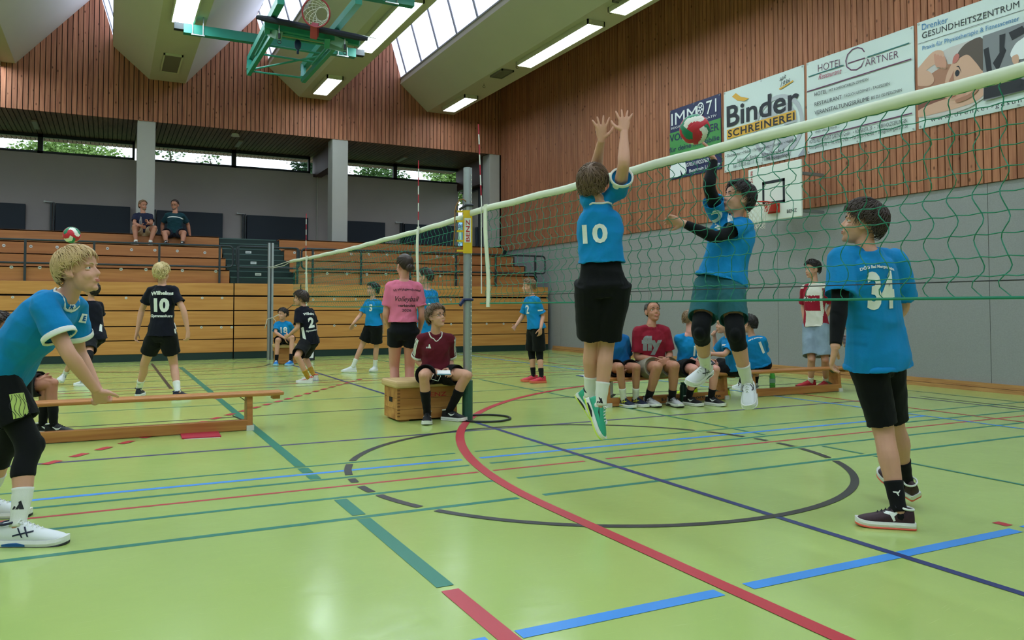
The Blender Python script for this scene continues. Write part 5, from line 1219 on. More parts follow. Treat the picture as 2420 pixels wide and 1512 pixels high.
    for sd in 'RL':
        S_, E_, W_ = J['sh'+sd], J['el'+sd], J['wr'+sd]
        body.sphere(S_, .052*k, None, 14, 10); body.tube([Nn-sp*(.035*s), lerp(Nn-sp*.04*s, S_, .55)+sp*.012*s, S_], [.048*k, .044*k, .047*k], 12)
        LA[sd] = Limb(S_, E_, W_, UA, FA, k); LA[sd].tube(body, 0, 2.0)
        tp = tip.get(sd)
        hd_ = (solve(tp[0], tp[1], W_, .165*s, sign=tp[2] if len(tp) > 2 else 0)-W_).normalized() if tp else (W_-E_).normalized()
        pn = palm.get(sd)
        if pn is None: pn = (-sx if sd == 'R' else sx)+fs_*.15
        elif isinstance(pn, (tuple, list)): pn = face_dir(*pn)
        hand(body, W_+hd_*.004, hd_, pn, sd, s*(1.0 if ppm > 140 else 1.06), fat=(1.0 if ppm > 140 else 1.2), **handk.get(sd, {}))
        hp, kn, an = J['hip'+sd], J['kn'+sd], J['an'+sd]
        kf = kn-(hp+an)/2; kf = (kf-(an-kn).normalized()*kf.dot((an-kn).normalized())); kf = kf.normalized() if kf.length > .03 else fh
        LL[sd] = Limb(hp, kn, an, TH, SH, k, -kf, .014*s); LL[sd].tube(body, 0, 2.0, n=16); body.sphere(hp, (.080 if shorts else .092)*k, None, 14, 10); body.sphere(kn+kf*.008*s, .050*k, None, 12, 8)
        d, u = ft[sd]; body.tube([an+u*.02, an, an-u*.03*s+d*.03*s, an-u*.045*s+d*.10*s], [.036*k, .036*k, .033*k, .022*k], 10)
    place('body', remesh(body, 'body', vox, 3, .45), sk, P)
    hm = hairk.get('m') if hairk else None
    if hairk: hk = dict(hairk); hm = hk.pop('m'); ho = hair(P, T, H, hm, seed=seed, **hk)
    face_details(P, T, H, brow or hm or INK, sk, glasses, stubble)
    if bun:
        m = MB(); c = Vector((.0, -.112, -.022)); m.sphere(T @ c, tuple(q*H for q in (.042, .036, .040)), None, 16, 12)
        for j in range(3): m.tube([T @ (c+Vector((.035*math.cos(a+j), -.014+.018*math.sin(2*a+j), .035*math.sin(a+j)))) for a in [2*math.pi*i/20 for i in range(20)]], .009*H, 6, closed=True)
        m.build('hair_bun', hm, P, smooth=True)
    # ---- clothes
    so = None
    if shirt:
        m = MB(); ts = [t for t in (-.30, -.25, -.2, -.17, -.12, -.06, 0, .06, .12, .2, .28, .37, .46, .55, .64, .72, .79, .84, .89, .93, .96, .99) if t > hem]; ts = [hem]+ts
        rings = []
        for t in ts:
            fl = max(0, .46-t)*.05; ea = ease*.95+fl*.8; eb = ease+fl*.7
            if t > .9: ea, eb = ea*.55, eb*.55
            if t < 0: c_, d_, w_, f_ = spine(t); rg = tring(0 if t < 0 else t, ea, eb); c0 = spine(0)[0]; rg = [p+(c_-c0) for p in rg]
            else: rg = tring(t, ea, eb)
            rings.append(rg)
        c, d, w, f_ = spine(hem); c = sum(rings[0], Vector())/len(rings[0])
        inner = [[c+(p-c)*.90+d*q for p in rings[0]] for q in (.0, .03)]
        m.loft([inner[1], inner[0]]+rings)
        for sd in 'RL':
            S_ = J['sh'+sd]; m.tube([Nn-sp*(.045*s), lerp(Nn-sp*.045*s, S_, .55)+sp*.012*s, S_], [.050*k+ease*.3, .049*k+ease*.4, .053*k+ease*.5], 14)
            m.sphere(S_, .056*k+ease*.5, None, 14, 10)
            LA[sd].tube(m, -.05, sleeve, radd=lambda t: .008+ease*(.5+.6*t), n=18, hollow=.035)
        me = remesh(m, 'shirt', vc, 4, .5); wrinkle(me, .0085*min(1.4, ease/.02), seed, 15); so = place('shirt', me, shirt, P); tree = bvh(so)
        if cuff:
            for sd in 'RL':
                mm = MB(); L_ = LA[sd]; n = 24; dd = L_.at(sleeve)[0]-L_.at(sleeve-.1)[0]; dd.normalize(); u, v = frame(dd); rg = []
                for t, e in ((sleeve-.105, .001), (sleeve-.09, .0045), (sleeve-.01, .0050), (sleeve+.004, .0), (sleeve-.03, -.008)):
                    p, r = L_.at(t); r2 = r+.008+ease*(.5+.6*min(t, sleeve))+e; rg.append([p+(u*math.cos(a)+v*math.sin(a))*r2 for a in [2*math.pi*i/n for i in range(n)]])
                mm.loft(rg, cap=False); mm.build('sleeve_cuff', cuff, so, smooth=True)
        if collar:
            mm = MB(); c, d, w, f_ = spine(.965); pts = []
            vneck = collar[1] if isinstance(collar, tuple) else 0; cm = collar[0] if isinstance(collar, tuple) else collar
            for i in range(28):
                a = 2*math.pi*i/28; fr = max(0, math.sin(a)); p = c+w*((.071*k)*math.cos(a))+f_*((.066*k)*math.sin(a)-.004)+d*(.012-.035*fr-vneck*fr**6); h = tree.find_nearest(p); pts.append(lerp(p, h[0], .75)+h[1]*.004 if h[0] is not None else p)
            mm.tube(pts, .0070*s, 8, closed=True); mm.build('collar', cm, so, smooth=True)
        for pr in prints:
            pr = dict(pr); host = so; tr = tree; h = tr.ray_cast(CAM, (ray(*pr['at'])).normalized(), 60)
            if h[0] is None: continue
            n = Vector((0, 0, 0))
            for ox in (-8, 0, 8):
                for oy in (-8, 0, 8):
                    q = tr.ray_cast(CAM, ray(pr['at'][0]+ox, pr['at'][1]+oy).normalized(), 60)
                    if q[0] is not None: n += q[1]
            n.normalize(); upv = spine(.5)[1]
            if pr.get('up'): upv = pr['up']
            if pr.get('roll'): upv = Matrix.Rotation(R(pr['roll']), 3, n) @ upv
            vf = pr['vf'] if 'vf' in pr else text2d(pr['t'], pr.get('bold', .03), pr.get('shear', 0))
            vf = centred(vf, pr.get('w'), pr.get('h'))
            if pr.get('arch'): vs, fs = vf; vf = ([(x, y-pr['arch']*x*x) for x, y in vs], fs)
            wrap(so, tr, vf, h[0], n, upv, pr.get('m', PRW), pr.get('name', 'lettering'), .0045+pr.get('lift', 0), .018 if ppm > 250 else .03)
    if shorts:
        m = MB(); m.loft([tring(t, short_ease*.8 if t < -.04 else min(short_ease*.8, .007), short_ease if t < -.04 else min(short_ease, .007)) for t in (waist, .06, 0, -.05, -.10, -.14, -.19, -.22)])
        for sd in 'RL':
            LL[sd].tube(m, -.06, short_len, radd=lambda t: short_ease*(.8+1.1*max(0, t)), n=20, hollow=.045); m.sphere(J['hip'+sd]-sp*(.01*s), .090*k+short_ease*.3, None, 14, 10)
        me = remesh(m, 'shorts', vc, 4, .5); wrinkle(me, .0070, seed+5, 16); sho = place('shorts', me, shorts, P)
    for sd in 'RL':
        L_ = LL[sd]
        if socks:
            cm, h = socks[:2]; m = MB(); t0 = 2.0-h/(.405*s); L_.tube(m, t0, 2.0, add=.0045, n=20, step=.03, radd=lambda t: .0012*math.sin(t*240)); d, u = ft[sd]; an = J['an'+sd]; m.sphere(an-u*.02*s, .040*k, None, 12, 8); so_ = m.build('sock', cm, P, smooth=True)
            if len(socks) > 2 and socks[2]: 
                tr = bvh(so_)
                for pr in socks[2]:
                    if pr[0] != sd: continue
                    h_ = tr.ray_cast(CAM, ray(*pr[1]).normalized(), 60)
                    if h_[0] is not None: wrap(so_, tr, centred(pr[2], pr[3]), h_[0], h_[1], (J['kn'+sd]-J['an'+sd]).normalized(), pr[4], 'sock_logo', .002, .01)
        if shoes:
            kw = dict(shoes); sc = kw.pop('sc', 1.0); d, u = ft[sd]; shoe(P, J['an'+sd], d, u, s*sc, **kw)
        if pads and sd in pads[1]:
            m = MB(); t0, t1 = pads[2] if len(pads) > 2 else (.80, 1.28); L_.tube(m, t0, t1, add=.006, n=20, step=.04, radd=lambda t: .006*math.exp(-((t-1.02)/.12)**2))
            kf = -L_.back; m.sphere(J['kn'+sd]+kf*.028*s, (.044*k, .044*k, .058*k), (frame(kf)[0], kf, frame(kf)[1]), 14, 10); me = remesh(m, 'knee_pad', .007, 4, .5); place('knee_pad', me, pads[0], P)
        if sleeves and sd in sleeves[1]:
            m = MB(); t0, t1 = sleeves[2]; LA[sd].tube(m, t0, t1, add=.004, n=18, step=.05); m.build('arm_sleeve', sleeves[0], P, smooth=True)
    return dict(P=P, J=J, T=T, LA=LA, LL=LL, shirt=so, H=H, spine=spine)
HB = lambda n, c: mat('hair_'+n, c, .5, var=.35, vscale=30, stretch=(1, 1, .2))
BLOND, BLOND2, BROWN, DARK, DARK2, GREYH, SANDY = HB('blond', (196, 164, 116)), HB('light_blond', (208, 184, 134)), HB('brown', (104, 80, 62)), HB('dark_brown', (58, 44, 38)), HB('near_black', (40, 33, 32)), HB('grey_cropped', (84, 80, 78)), HB('sandy', (128, 100, 74))
SW, SB = mat('shoe_white', (222, 224, 226), .5), mat('shoe_black', (18, 20, 25), .55); SOLEW = mat('sole_white', (226, 226, 222), .5); SOLEK = mat('sole_black', (28, 28, 30), .6)
DKB = mat('shoe_navy', (24, 32, 58), .5); GUM = mat('sole_dark_tread', (34, 36, 42), .6)
KPAD = cloth('black_knee_pad', (14, 15, 18)); ASL = cloth('black_arm_sleeve', (13, 14, 17))
LIME = mat('lime_panel', (186, 206, 110), .7)

# 1 the blond boy in front at the left
r = person('blond boy at the left in a blue jersey with white collar, leaning forward', D=4.22, s=1.0, bulk=.97,
  pel=(6, 868, .04), nk=(160, 700, .0), hd=(186, 641, -.02), yaw=92, face=(92, 10), bend=.03,
  arm={'R': ((163, 838, -.2), (226, 921, 0)), 'L': ((186, 832, .5), (232, 922, 0))}, tip={'R': (254, 976, .2), 'L': (243, 976, -.2)}, palm={'R': (180, -30), 'L': (0, 30)}, handk={'R': dict(curl=(48, 62, 50)), 'L': dict(curl=(52, 60, 50))},
  leg={'R': (72, 1052), 'L': (24, 1042)}, foot={'R': ('g', 40, 1287, 95), 'L': ('g', -36, 1222, 98)},
  hairk=dict(m=BLOND, front=40, nape=-46, thick=.013, L=.085, n=900, tw=.60, ear=11), shirt=BLUE, shorts=BLACKC, sleeve=.66, hem=-.10, ease=.036, cuff=WHITEC, collar=WHITEC, short_len=.70, short_ease=.03,
  socks=(SOCKW, .19, [('R', (43, 1193), BARS3, .055, PRK)]), shoes=dict(col=SW, sole=SOLEW, tread=GUM, accent=DKB, logo=(CROSS, .10), sc=1.12, mid=mat('shoe_flash_blue', (30, 92, 168), .5)), pads=(KPAD, 'RL', (.58, 1.40)), seed=11,
  prints=[dict(vf=DISK, at=(172, 726), w=.045, m=PRW, name='sleeve_badge'), dict(t='K', at=(170, 726), h=.022, m=BLUED, bold=.06, lift=.002, name='badge_letter'), dict(vf=rectvf(.04, .05), at=(197, 752), w=.04, m=PRW, name='chest_badge'), dict(t='E', at=(198, 752), h=.03, m=BLUED, bold=.05, lift=.002, name='badge_letter')])
P1 = r
m = MB(); L_ = r['LL']['R']; so = [c for c in r['P'].children if c.name.startswith('shorts')][0]; tr = bvh(so); h = tr.ray_cast(CAM, ray(47, 962).normalized(), 20)
if h[0] is not None:
    wrap(so, tr, rectvf(.075, .15), h[0], h[1], Vector((-.05, 0, 1)), LIME, 'lime_side_panel', .004, .02)
    for i in range(5):
        pts = [(-.037+.018*i+.010*math.sin(k*.9+i), -.07+.14*k/9) for k in range(10)]; vs = []; fs = []
        for k, (x, y) in enumerate(pts): vs += [(x-.0014, y), (x+.0014, y)]
        wrap(so, tr, (vs, [(2*k, 2*k+1, 2*k+3, 2*k+2) for k in range(9)]), h[0], h[1], Vector((-.05, 0, 1)), PRK, 'panel_line', .006, .05)

# 2 34
r = person('boy seen from behind in a blue jersey with number 34 and one arm sleeve', D=4.48, s=1.0, bulk=1.02,
  pel=(2070, 842, .02), nk=(2046, 592, .0), hd=(2036, 529, .02), yaw=-150, syaw=-155, face=(-112, 12), bend=.02,
  sh={'L': (1990, 612, -.02), 'R': (2112, 618, .08)}, arm={'L': ((1984, 722, -.5), (1974, 822, -.3)), 'R': ((2136, 728, .4), (2030, 806, .6))}, tip={'L': (1957, 884, 0), 'R': (1972, 806, 0)}, palm={'L': (60, 0), 'R': (0, 20)}, handk={'L': dict(curl=(22, 30, 22), spread=1.2)},
  leg={'L': (2088, 1016), 'R': (2113, 1002, .2)}, foot={'L': ('g', 2126, 1248, -108), 'R': ('a', 2141, 1137, .3, 2080, 1113, .2)},
  hairk=dict(m=DARK, front=38, nape=-52, thick=.019, L=.09, n=800, tw=.62, ear=-2), shirt=BLUE, shorts=BLACKC, sleeve=.80, hem=-.13, ease=.038, short_len=.93, short_ease=.014,
  socks=(SOCKB, .15, [('L', (2120, 1165), CAT, .04, PRW)]), shoes=dict(col=mat('shoe_black_red', (52, 26, 36), .55, var=.8, vscale=40), sole=SOLEW, tread=mat('sole_coral', (236, 96, 74), .5), accent=PRW, logo=(CAT, .085), lace=SB), sleeves=(ASL, 'L', (.35, 1.93)), seed=22,
  prints=[dict(t='34', at=(2086, 686), h=.21, w=.17, bold=.04, name='back_number', roll=-4), dict(t='DÖG Bad Mergentheim', at=(2076, 630), w=.21, h=.026, bold=.04, arch=1.2, roll=-6, name='back_lettering')])
L34 = r
for q in ((1980, 795), (1977, 803)):
    pass

# 3 the blocker
r = person('jumping boy seen from behind in a blue jersey, both arms raised at the net', D=5.42, s=1.0, bulk=1.0,
  pel=(1424, 668, .0), nk=(1414, 478, 0), hd=(1402, 437, .0), yaw=176, face=(150, 14, 8), bend=-.02,
  sh={'L': (1392, 476, .0), 'R': (1464, 450, .02)}, arm={'L': ((1408, 398, .3), (1421, 331, 0)), 'R': ((1474, 388, 0), (1475, 313, 0))}, tip={'L': (1421, 272, 0), 'R': (1475, 257, 0)}, palm={'L': (178, 0), 'R': (178, 0)}, handk={'L': dict(curl=(6, 10, 8), spread=3.2, thumb=1.35), 'R': dict(curl=(4, 8, 6), spread=3.0, thumb=1.35)},
  leg={'L': (1399, 806), 'R': (1434, 808)}, foot={'L': ('a', 1394, 936, .3, 1429, 1020, .5), 'R': ('a', 1419, 958, 0, 1421, 1046, 0)},
  hairk=dict(m=BROWN, front=34, nape=-56, thick=.021, L=.08, n=800, tw=.62, ear=0), shirt=BLUE, shorts=BLACKC, sleeve=.55, hem=.24, ease=.028, cuff=WHITEC, collar=WHITEC, short_len=.92, short_ease=.026, waist=.32,
  socks=(SOCKW, .15, [('R', (1418, 946), BARS3, .045, PRK)]), shoes=dict(col=mat('shoe_mint', (52, 168, 134), .5), sole=SOLEW, tread=mat('sole_lime', (206, 226, 84), .5), accent=SB, logo=(STREAK, .10)), seed=33,
  prints=[dict(t='10', at=(1406, 552), h=.13, w=.17, bold=.03, name='back_number'), dict(vf=DISK, at=(1455, 440), w=.05, name='sleeve_badge')])
h = bvh([c for c in r['P'].children if c.name.startswith('shorts')][0])

# 4 the spiker
r = person('jumping dark-haired boy behind the net in a blue jersey, arm raised to hit the ball', D=5.85, s=1.0, bulk=1.0,
  pel=(1700, 668, .0), nk=(1738, 512, 0), hd=(1743, 470, -.02), yaw=-40, syaw=-30, face=(-78, 16, 0), bend=.03,
  sh={'R': (1696, 506, .02), 'L': (1758, 536, -.06)}, arm={'R': ((1675, 440, 0), (1687, 376, 0)), 'L': ((1692, 562, -.5), (1614, 527, 0))}, tip={'R': (1664, 328, -.2), 'L': (1570, 512, 0)}, palm={'R': (-90, 20), 'L': (-20, -30)}, handk={'R': dict(curl=(10, 12, 10), spread=1.6), 'L': dict(curl=(28, 40, 30))},
  leg={'R': (1655, 782, -.3), 'L': (1738, 788, -.2)}, foot={'R': ('a', 1668, 866, .6, 1625, 912, -.2), 'L': ('a', 1766, 903, .1, 1771, 968, -.1)},
  hairk=dict(m=DARK2, front=42, nape=-58, thick=.018, L=.08, n=800, tw=.62, ear=0), shirt=BLUE, shorts=cloth('petrol_shorts', (38, 92, 98)), sleeve=.52, hem=.02, ease=.036, short_len=.74, short_ease=.026, waist=.16,
  socks=(SOCKW, .15, [('R', (1668, 862), STREAK, .03, PRK)]), shoes=dict(col=SW, sole=SOLEW, accent=mat('logo_dark', (60, 62, 70), .5), logo=(CROSS, .10)), pads=(KPAD, 'RL', (.70, 1.30)), sleeves=(ASL, 'RL', (.25, 1.92)), seed=44,
  prints=[dict(t='21', at=(1702, 518), h=.14, bold=.03, name='chest_number')])

# 5 the seated referee boy
r = person('seated boy with glasses in a dark red three-stripe shirt, on the near vaulting box', D=8.5, s=1.0, bulk=.98,
  pel=(1030, 881, .06), nk=(1029, 787, .0), hd=(1032, 749, -.04), yaw=14, face=(48, 14), bend=.02,
  arm={'R': ((987, 852, .1), (1017, 874, -.5)), 'L': ((1063, 852, .1), (1067, 873, -.6))}, tip={'R': (1033, 880, -.2), 'L': (1060, 884, -.2)}, palm={'R': (60, -50), 'L': (-60, -50)}, handk={'R': dict(curl=(30, 40, 30)), 'L': dict(curl=(30, 40, 30))},
  leg={'R': (1001, 886, -1), 'L': (1105, 886, -.2)}, foot={'R': ('g', 1010, 998, 4), 'L': ('g', 1060, 993, 62)},
  hairk=dict(m=BROWN, front=34, nape=-52, thick=.020, L=.085, n=300, ear=0), shirt=cloth('maroon_shirt', (98, 26, 40)), shorts=BLACKC, sleeve=.80, hem=-.0, ease=.028, cuff=WHITEC, collar=(WHITEC, .04), short_len=.62, short_ease=.03, glasses=True,
  socks=(SOCKB, .24), shoes=dict(col=SB, sole=SOLEW, accent=PRW, logo=(SWOOSH, .10), lace=SB), seed=55,
  prints=[dict(vf=BARS3, at=(1013, 818), w=.055, name='chest_logo')])
for sd in 'RL':
    L_ = r['LA'][sd]; tr = bvh(r['shirt'])
    for j in (-1, 0, 1):
        pts = []
        for i in range(14):
            t = -.02+.76*i/13; p, q = L_.at(t); out = (p-r['J']['sh'+('L' if sd == 'R' else 'R')]); ax_ = (L_.B-L_.A).normalized(); out = (out-ax_*out.dot(ax_)).normalized(); fr = ax_.cross(out)*(1 if sd == 'R' else -1); d = (out*.72+fr*(.28*j)+face_dir(14)*.45).normalized()
            h = tr.ray_cast(p+d*.25, -d, .4); pts.append(((h[0] if h[0] is not None else p+d*(q+.03))+d*.003, d))
        m = MB(); rg = []
        for i, (p, d) in enumerate(pts):
            ax_ = (pts[min(i+1, 13)][0]-pts[max(i-1, 0)][0]).normalized(); w = ax_.cross(d).normalized()*.0065; rg.append([p-w, p+w])
        m.loft(rg, cap=False, closed=False); m.build('sleeve_stripe', PRW, r['shirt'], fix=False)
J = r['J']; c = dep(1047, 879, 8.12); U = RH; V = (-FH*.85+ZV*-.25).normalized()
t = thing('score_pad', 'small white score pad with blue edge held in the seated referee boy\'s hands', 'notepad', tuple(c))
m = MB(); m.prism([c-U*.065-V*.05, c+U*.07-V*.05, c+U*.08+V*.05, c-U*.05+V*.05], U.cross(V)*.008); m.build('pad', mat('paper_white'), t)
m = MB(); nn = U.cross(V); m.prism([c-U*.06+V*.04, c+U*.085+V*.04, c+U*.085+V*.055, c-U*.055+V*.055], nn*.010); m.build('blue_edge', mat('pad_blue_edge', (120, 160, 200), .5), t)
m = MB(); hR = J['wrR']; q = dep(1024, 884, 8.12); m.tube([q, q+Vector((0, 0, -.05))-RH*.02, q+Vector((0, 0, -.07))+RH*.05, c-U*.02+V*.06-ZV*.02, c-U*.05], .0028, 6); tag(m.build('whistle_cord', mat('pale_cord', (206, 206, 200), .7), smooth=True), 'pale whistle cord looped round the referee boy\'s right hand', 'cord')

# 6 the girl in pink
r = person('girl seen from behind in a pink printed T-shirt and black denim shorts', D=8.85, s=1.03, bulk=.96,
  pel=(953, 779, 0), nk=(955, 662, 0), hd=(955, 629, .0), yaw=177, face=(-142, 0), bend=0.0,
  arm={'L': ((912, 743, 0), (921, 778, .1)), 'R': ((998, 744, 0), (992, 778, .1))}, tip={'L': (924, 800, 0), 'R': (988, 800, 0)},
  leg={'L': (932, 864), 'R': (968, 864)}, foot={'L': ('g', 934, 981, -172), 'R': ('g', 968, 981, 172)}, skin=2,
  hairk=dict(m=DARK, style='slick', front=42, nape=-50, thick=.008, ear=-4), bun=True, shirt=cloth('pink_tshirt', (222, 116, 148)), shorts=cloth('black_denim', (16, 17, 23)), sleeve=.72, hem=.15, ease=.024, short_len=.40, short_ease=.014, waist=.22,
  socks=(SOCKW, .08), shoes=dict(col=SW, sole=SOLEW), seed=66, fat=1.0,
  prints=[dict(t='VLW-Jugendpokal', at=(962, 684), w=.30, h=.034, m=PRK, bold=.015, shear=.15, arch=.55), dict(t='Volleyball', at=(962, 708), w=.26, h=.075, m=PRK, bold=.0, shear=.35, roll=0), dict(t='verbindet', at=(961, 722), w=.19, h=.028, m=PRK, bold=.02), dict(t='2026', at=(961, 733), w=.10, h=.03, m=PRK, bold=.015)])

# 7 black 10
r = person('blond boy seen from behind in a dark navy shirt with number 10, black shorts', D=10.4, s=1.04, bulk=.92,
  pel=(383, 788, 0), nk=(384, 674, 0), hd=(383, 646, 0), yaw=178, face=(176, 6), bend=.01,
  arm={'L': ((335, 732, 0), (324, 783, .1)), 'R': ((434, 733, 0), (444, 781, .1))}, tip={'L': (316, 813, .1), 'R': (444, 813, .1)}, handk={'L': dict(curl=(26, 34, 26)), 'R': dict(curl=(26, 34, 26))},
  leg={'L': (341, 860), 'R': (411, 862)}, foot={'L': ('g', 328, 937, -165), 'R': ('g', 420, 945, 165)},
  hairk=dict(m=BLOND2, style='wild', front=34, nape=-54, thick=.016, L=.07, n=320, ear=0), shirt=NAVYJ, shorts=BLACKC, sleeve=.66, hem=-.06, ease=.030, short_len=.60, short_ease=.034,
  socks=(SOCKW, .16, [('R', (419, 898), rectvf(.5, .03), .06, PRK), ('L', (327, 908), rectvf(.5, .03), .06, PRK)]), shoes=dict(col=DKB, sole=SOLEW, lace=SB), seed=77,
  prints=[dict(t='Wilhelms', at=(382, 692), w=.285, h=.05, bold=.045), dict(t='10', at=(381, 721), h=.185, w=.19, bold=.055, name='back_number'), dict(t='Gymnasium', at=(380, 747), w=.285, h=.048, bold=.035)])
tr = bvh(r['shirt'])
for sgn, px in ((-1, 338), (1, 426)):
    for py in (755, 770, 785):
        h = tr.ray_cast(CAM, ray(px+(4 if sgn < 0 else -12), py).normalized(), 30)
        if h[0] is not None: wrap(r['shirt'], tr, rectvf(.035, .09), h[0], h[1], ZV, PRW, 'side_panel', .004, .03)

# 8 the boy behind him looking up
r = person('dark-haired boy in black looking up, half hidden behind the blond boy at the left', D=12.4, s=.98, bulk=.92,
  pel=(224, 795, 0), nk=(215, 710, 0), hd=(216, 684, 0), yaw=-115, face=(-110, 30), arm={'R': ((240, 755, .2), (236, 790, 0)), 'L': ((206, 755, 0), (205, 790, 0))},
  leg={'L': (210, 842), 'R': (172, 848, .2)}, foot={'L': ('g', 204, 913, -105), 'R': ('a', 153, 884, .2, 139, 903, 0)},
  hairk=dict(m=DARK2, style='wild', front=34, nape=-54, thick=.014, L=.05, n=200), shirt=NAVYJ, shorts=BLACKC, sleeve=.7, hem=-.12, ease=.03, short_len=.7, short_ease=.03, pads=(KPAD, 'RL'), socks=(SOCKW, .10), shoes=dict(col=SW, sole=SOLEW, accent=SB, logo=(CROSS, .1)), seed=88,
  prints=[dict(vf=rectvf(.05, .12), at=(238, 775), w=.05, name='side_panel', roll=-25)])

# 9 the boy on the left bench
r = person('dark-haired boy seated on the left bench, mostly hidden behind the blond boy', D=7.5, s=.97, bulk=.95,
  pel=(32, 912, .05), nk=(4, 812, .05), hd=(2, 772, .05), yaw=88, face=(100, -5), arm={'R': ((40, 884, 0), (92, 900, 0)), 'L': ((48, 880, 0), (98, 894, 0))},
  leg={'R': (124, 905, -.2), 'L': (112, 898, .2)}, foot={'R': ('g', 126, 1028, 88), 'L': ('g', 100, 1026, 88)}, skin=1,
  hairk=dict(m=DARK, style='wild', front=30, nape=-56, thick=.018, L=.06, n=240), shirt=NAVYJ, shorts=BLACKC, sleeve=.7, hem=-.08, ease=.03, short_len=.75, short_ease=.03, socks=(SOCKB, .22), shoes=dict(col=SB, sole=SOLEW, accent=PRW, logo=(SWOOSH, .10), lace=SB), seed=99)

# 10, 11 the men on the seat rows
r = person('man in a dark navy T-shirt and beige shorts seated on the top row', D=19.85, s=1.03, bulk=1.05,
  pel=(340, 548, .0), nk=(338, 503, .0), hd=(338, 486, .05), yaw=18, face=(55, 0), arm={'R': ((317, 528, 0), (333, 534, -.6)), 'L': ((358, 528, 0), (351, 528, -.8))}, tip={'R': (341, 538, -.2), 'L': (347, 519, 0)},
  leg={'R': (318, 535, -1), 'L': (366, 538, -1)}, foot={'R': ('z', 321, 580, 5, 2.705), 'L': ('z', 355, 581, 25, 2.705)}, hs=1.05, skin=1, fat=1.1, brow=SANDY, stubble=SANDY,
  hairk=dict(m=SANDY, style='mop', front=48, nape=-54, thick=.012, L=.06, n=160), shirt=cloth('navy_tshirt', (30, 34, 58)), shorts=cloth('beige_shorts', (188, 166, 138)), sleeve=.72, hem=-.04, ease=.028, short_len=.72, short_ease=.03, socks=(SOCKW, .05), shoes=dict(col=SB, sole=SOLEW), seed=101)
bottle(*tuple(dep(332.5, 530, 19.3)), [(0, .028), (.01, .032), (.10, .032), (.15, .020), (.19, .012)], 'small clear bottle held by the man in the navy T-shirt on the top row', mat('clear_bottle_plastic', (206, 212, 214), .1, trans=.8), SB)
r = person('man with glasses in a dark green T-shirt and black shorts seated on the top row', D=20.1, s=1.05, bulk=1.12,
  pel=(413, 550, .0), nk=(414, 503, .0), hd=(413, 485, .05), yaw=10, face=(5, -10), arm={'R': ((384, 530, .1), (383, 557, .1)), 'L': ((444, 530, .1), (449, 557, .2))}, tip={'R': (384, 570, 0), 'L': (452, 565, 0)},
  leg={'R': (388, 550, -1), 'L': (435, 550, -1)}, foot={'R': ('z', 393, 581.5, 5, 2.705), 'L': ('z', 431, 582.5, 15, 2.705)}, hs=1.05, skin=1, fat=1.15, glasses=True, brow=DARK, stubble=HB('beard_brown', (92, 70, 60)),
  hairk=dict(m=DARK, style='short', front=46, nape=-52, thick=.008, L=.03, n=140), shirt=cloth('bottle_green_tshirt', (20, 56, 66)), shorts=cloth('dark_shorts', (30, 34, 48)), sleeve=.72, hem=-.04, ease=.03, short_len=.68, short_ease=.03, socks=(SOCKB, .05), shoes=dict(col=SB, sole=SOLEK), seed=102,
  prints=[dict(vf=rectvf(.36, .022), at=(413, 513), w=.36, arch=-.25, name='chest_stripe')])

# 12 boy 18
r = person('boy wearing blue number 18 and blue shoes, seated on the small vaulting box', D=16.8, s=.95, bulk=.95,
  pel=(671, 804, .1), nk=(668, 759, .05), hd=(668, 743, 0), yaw=-6, face=(-35, 0), arm={'R': ((651, 786, 0), (673, 799, -.5)), 'L': ((692, 783, 0), (682, 803, -.5))}, tip={'R': (684, 806, 0), 'L': (682, 812, 0)},
  leg={'R': (656, 803, -1), 'L': (691, 797, -1)}, foot={'R': ('g', 653, 863, 10), 'L': ('g', 687, 863, -12)}, brow=DARK,
  hairk=dict(m=DARK2, style='mop', front=30, nape=-50, thick=.022, L=.06, n=160), shirt=BLUE, shorts=BLACKC, sleeve=.8, hem=-.0, ease=.026, short_len=.7, short_ease=.03, socks=(SOCKB, .12), shoes=dict(col=mat('shoe_bright_blue', (24, 122, 206), .5), sole=mat('sole_pale_blue', (150, 200, 226), .5)), seed=103,
  prints=[dict(t='18', at=(671, 780), h=.13, bold=.03, name='chest_number')])

# 13 black 2
r = person('boy in a dark navy shirt with number 2 and yellow socks, crouching', D=12.85, s=.92, bulk=.95,
  pel=(730, 806, 0), nk=(718, 726, 0), hd=(710, 706, 0), yaw=-118, syaw=-125, face=(-92, 0), bend=.06, arm={'L': ((704, 774, -.2), (682, 793, 0)), 'R': ((745, 770, .3), (747, 800, 0))}, tip={'L': (668, 797, 0), 'R': (746, 812, 0)},
  leg={'L': (702, 842, 0), 'R': (717, 838, .3)}, foot={'L': ('g', 729, 906, -98), 'R': ('g', 742, 899, -95)},
  hairk=dict(m=DARK, style='mop', front=26, nape=-58, thick=.024, L=.09, n=240, ear=-4), shirt=NAVYJ, shorts=BLACKC, sleeve=.8, hem=-.08, ease=.032, short_len=.85, short_ease=.034, socks=(mat('yellow_patterned_sock', (180, 136, 40), .8, var=.7, vscale=60), .14), shoes=dict(col=mat('shoe_white_red', (222, 216, 212), .5), sole=SOLEW, accent=mat('shoe_red_flash', (222, 84, 70), .5), logo=(STREAK, .14)), seed=104,
  prints=[dict(t='2', at=(735, 762), h=.17, bold=.045, name='back_number'), dict(t='Wilhelms', at=(731, 741), w=.20, h=.042, bold=.04, roll=-6), dict(t='Gymnasium', at=(737, 781), w=.20, h=.04, bold=.03), dict(vf=rectvf(.05, .20), at=(717, 788), w=.05, name='side_panel', roll=6)])

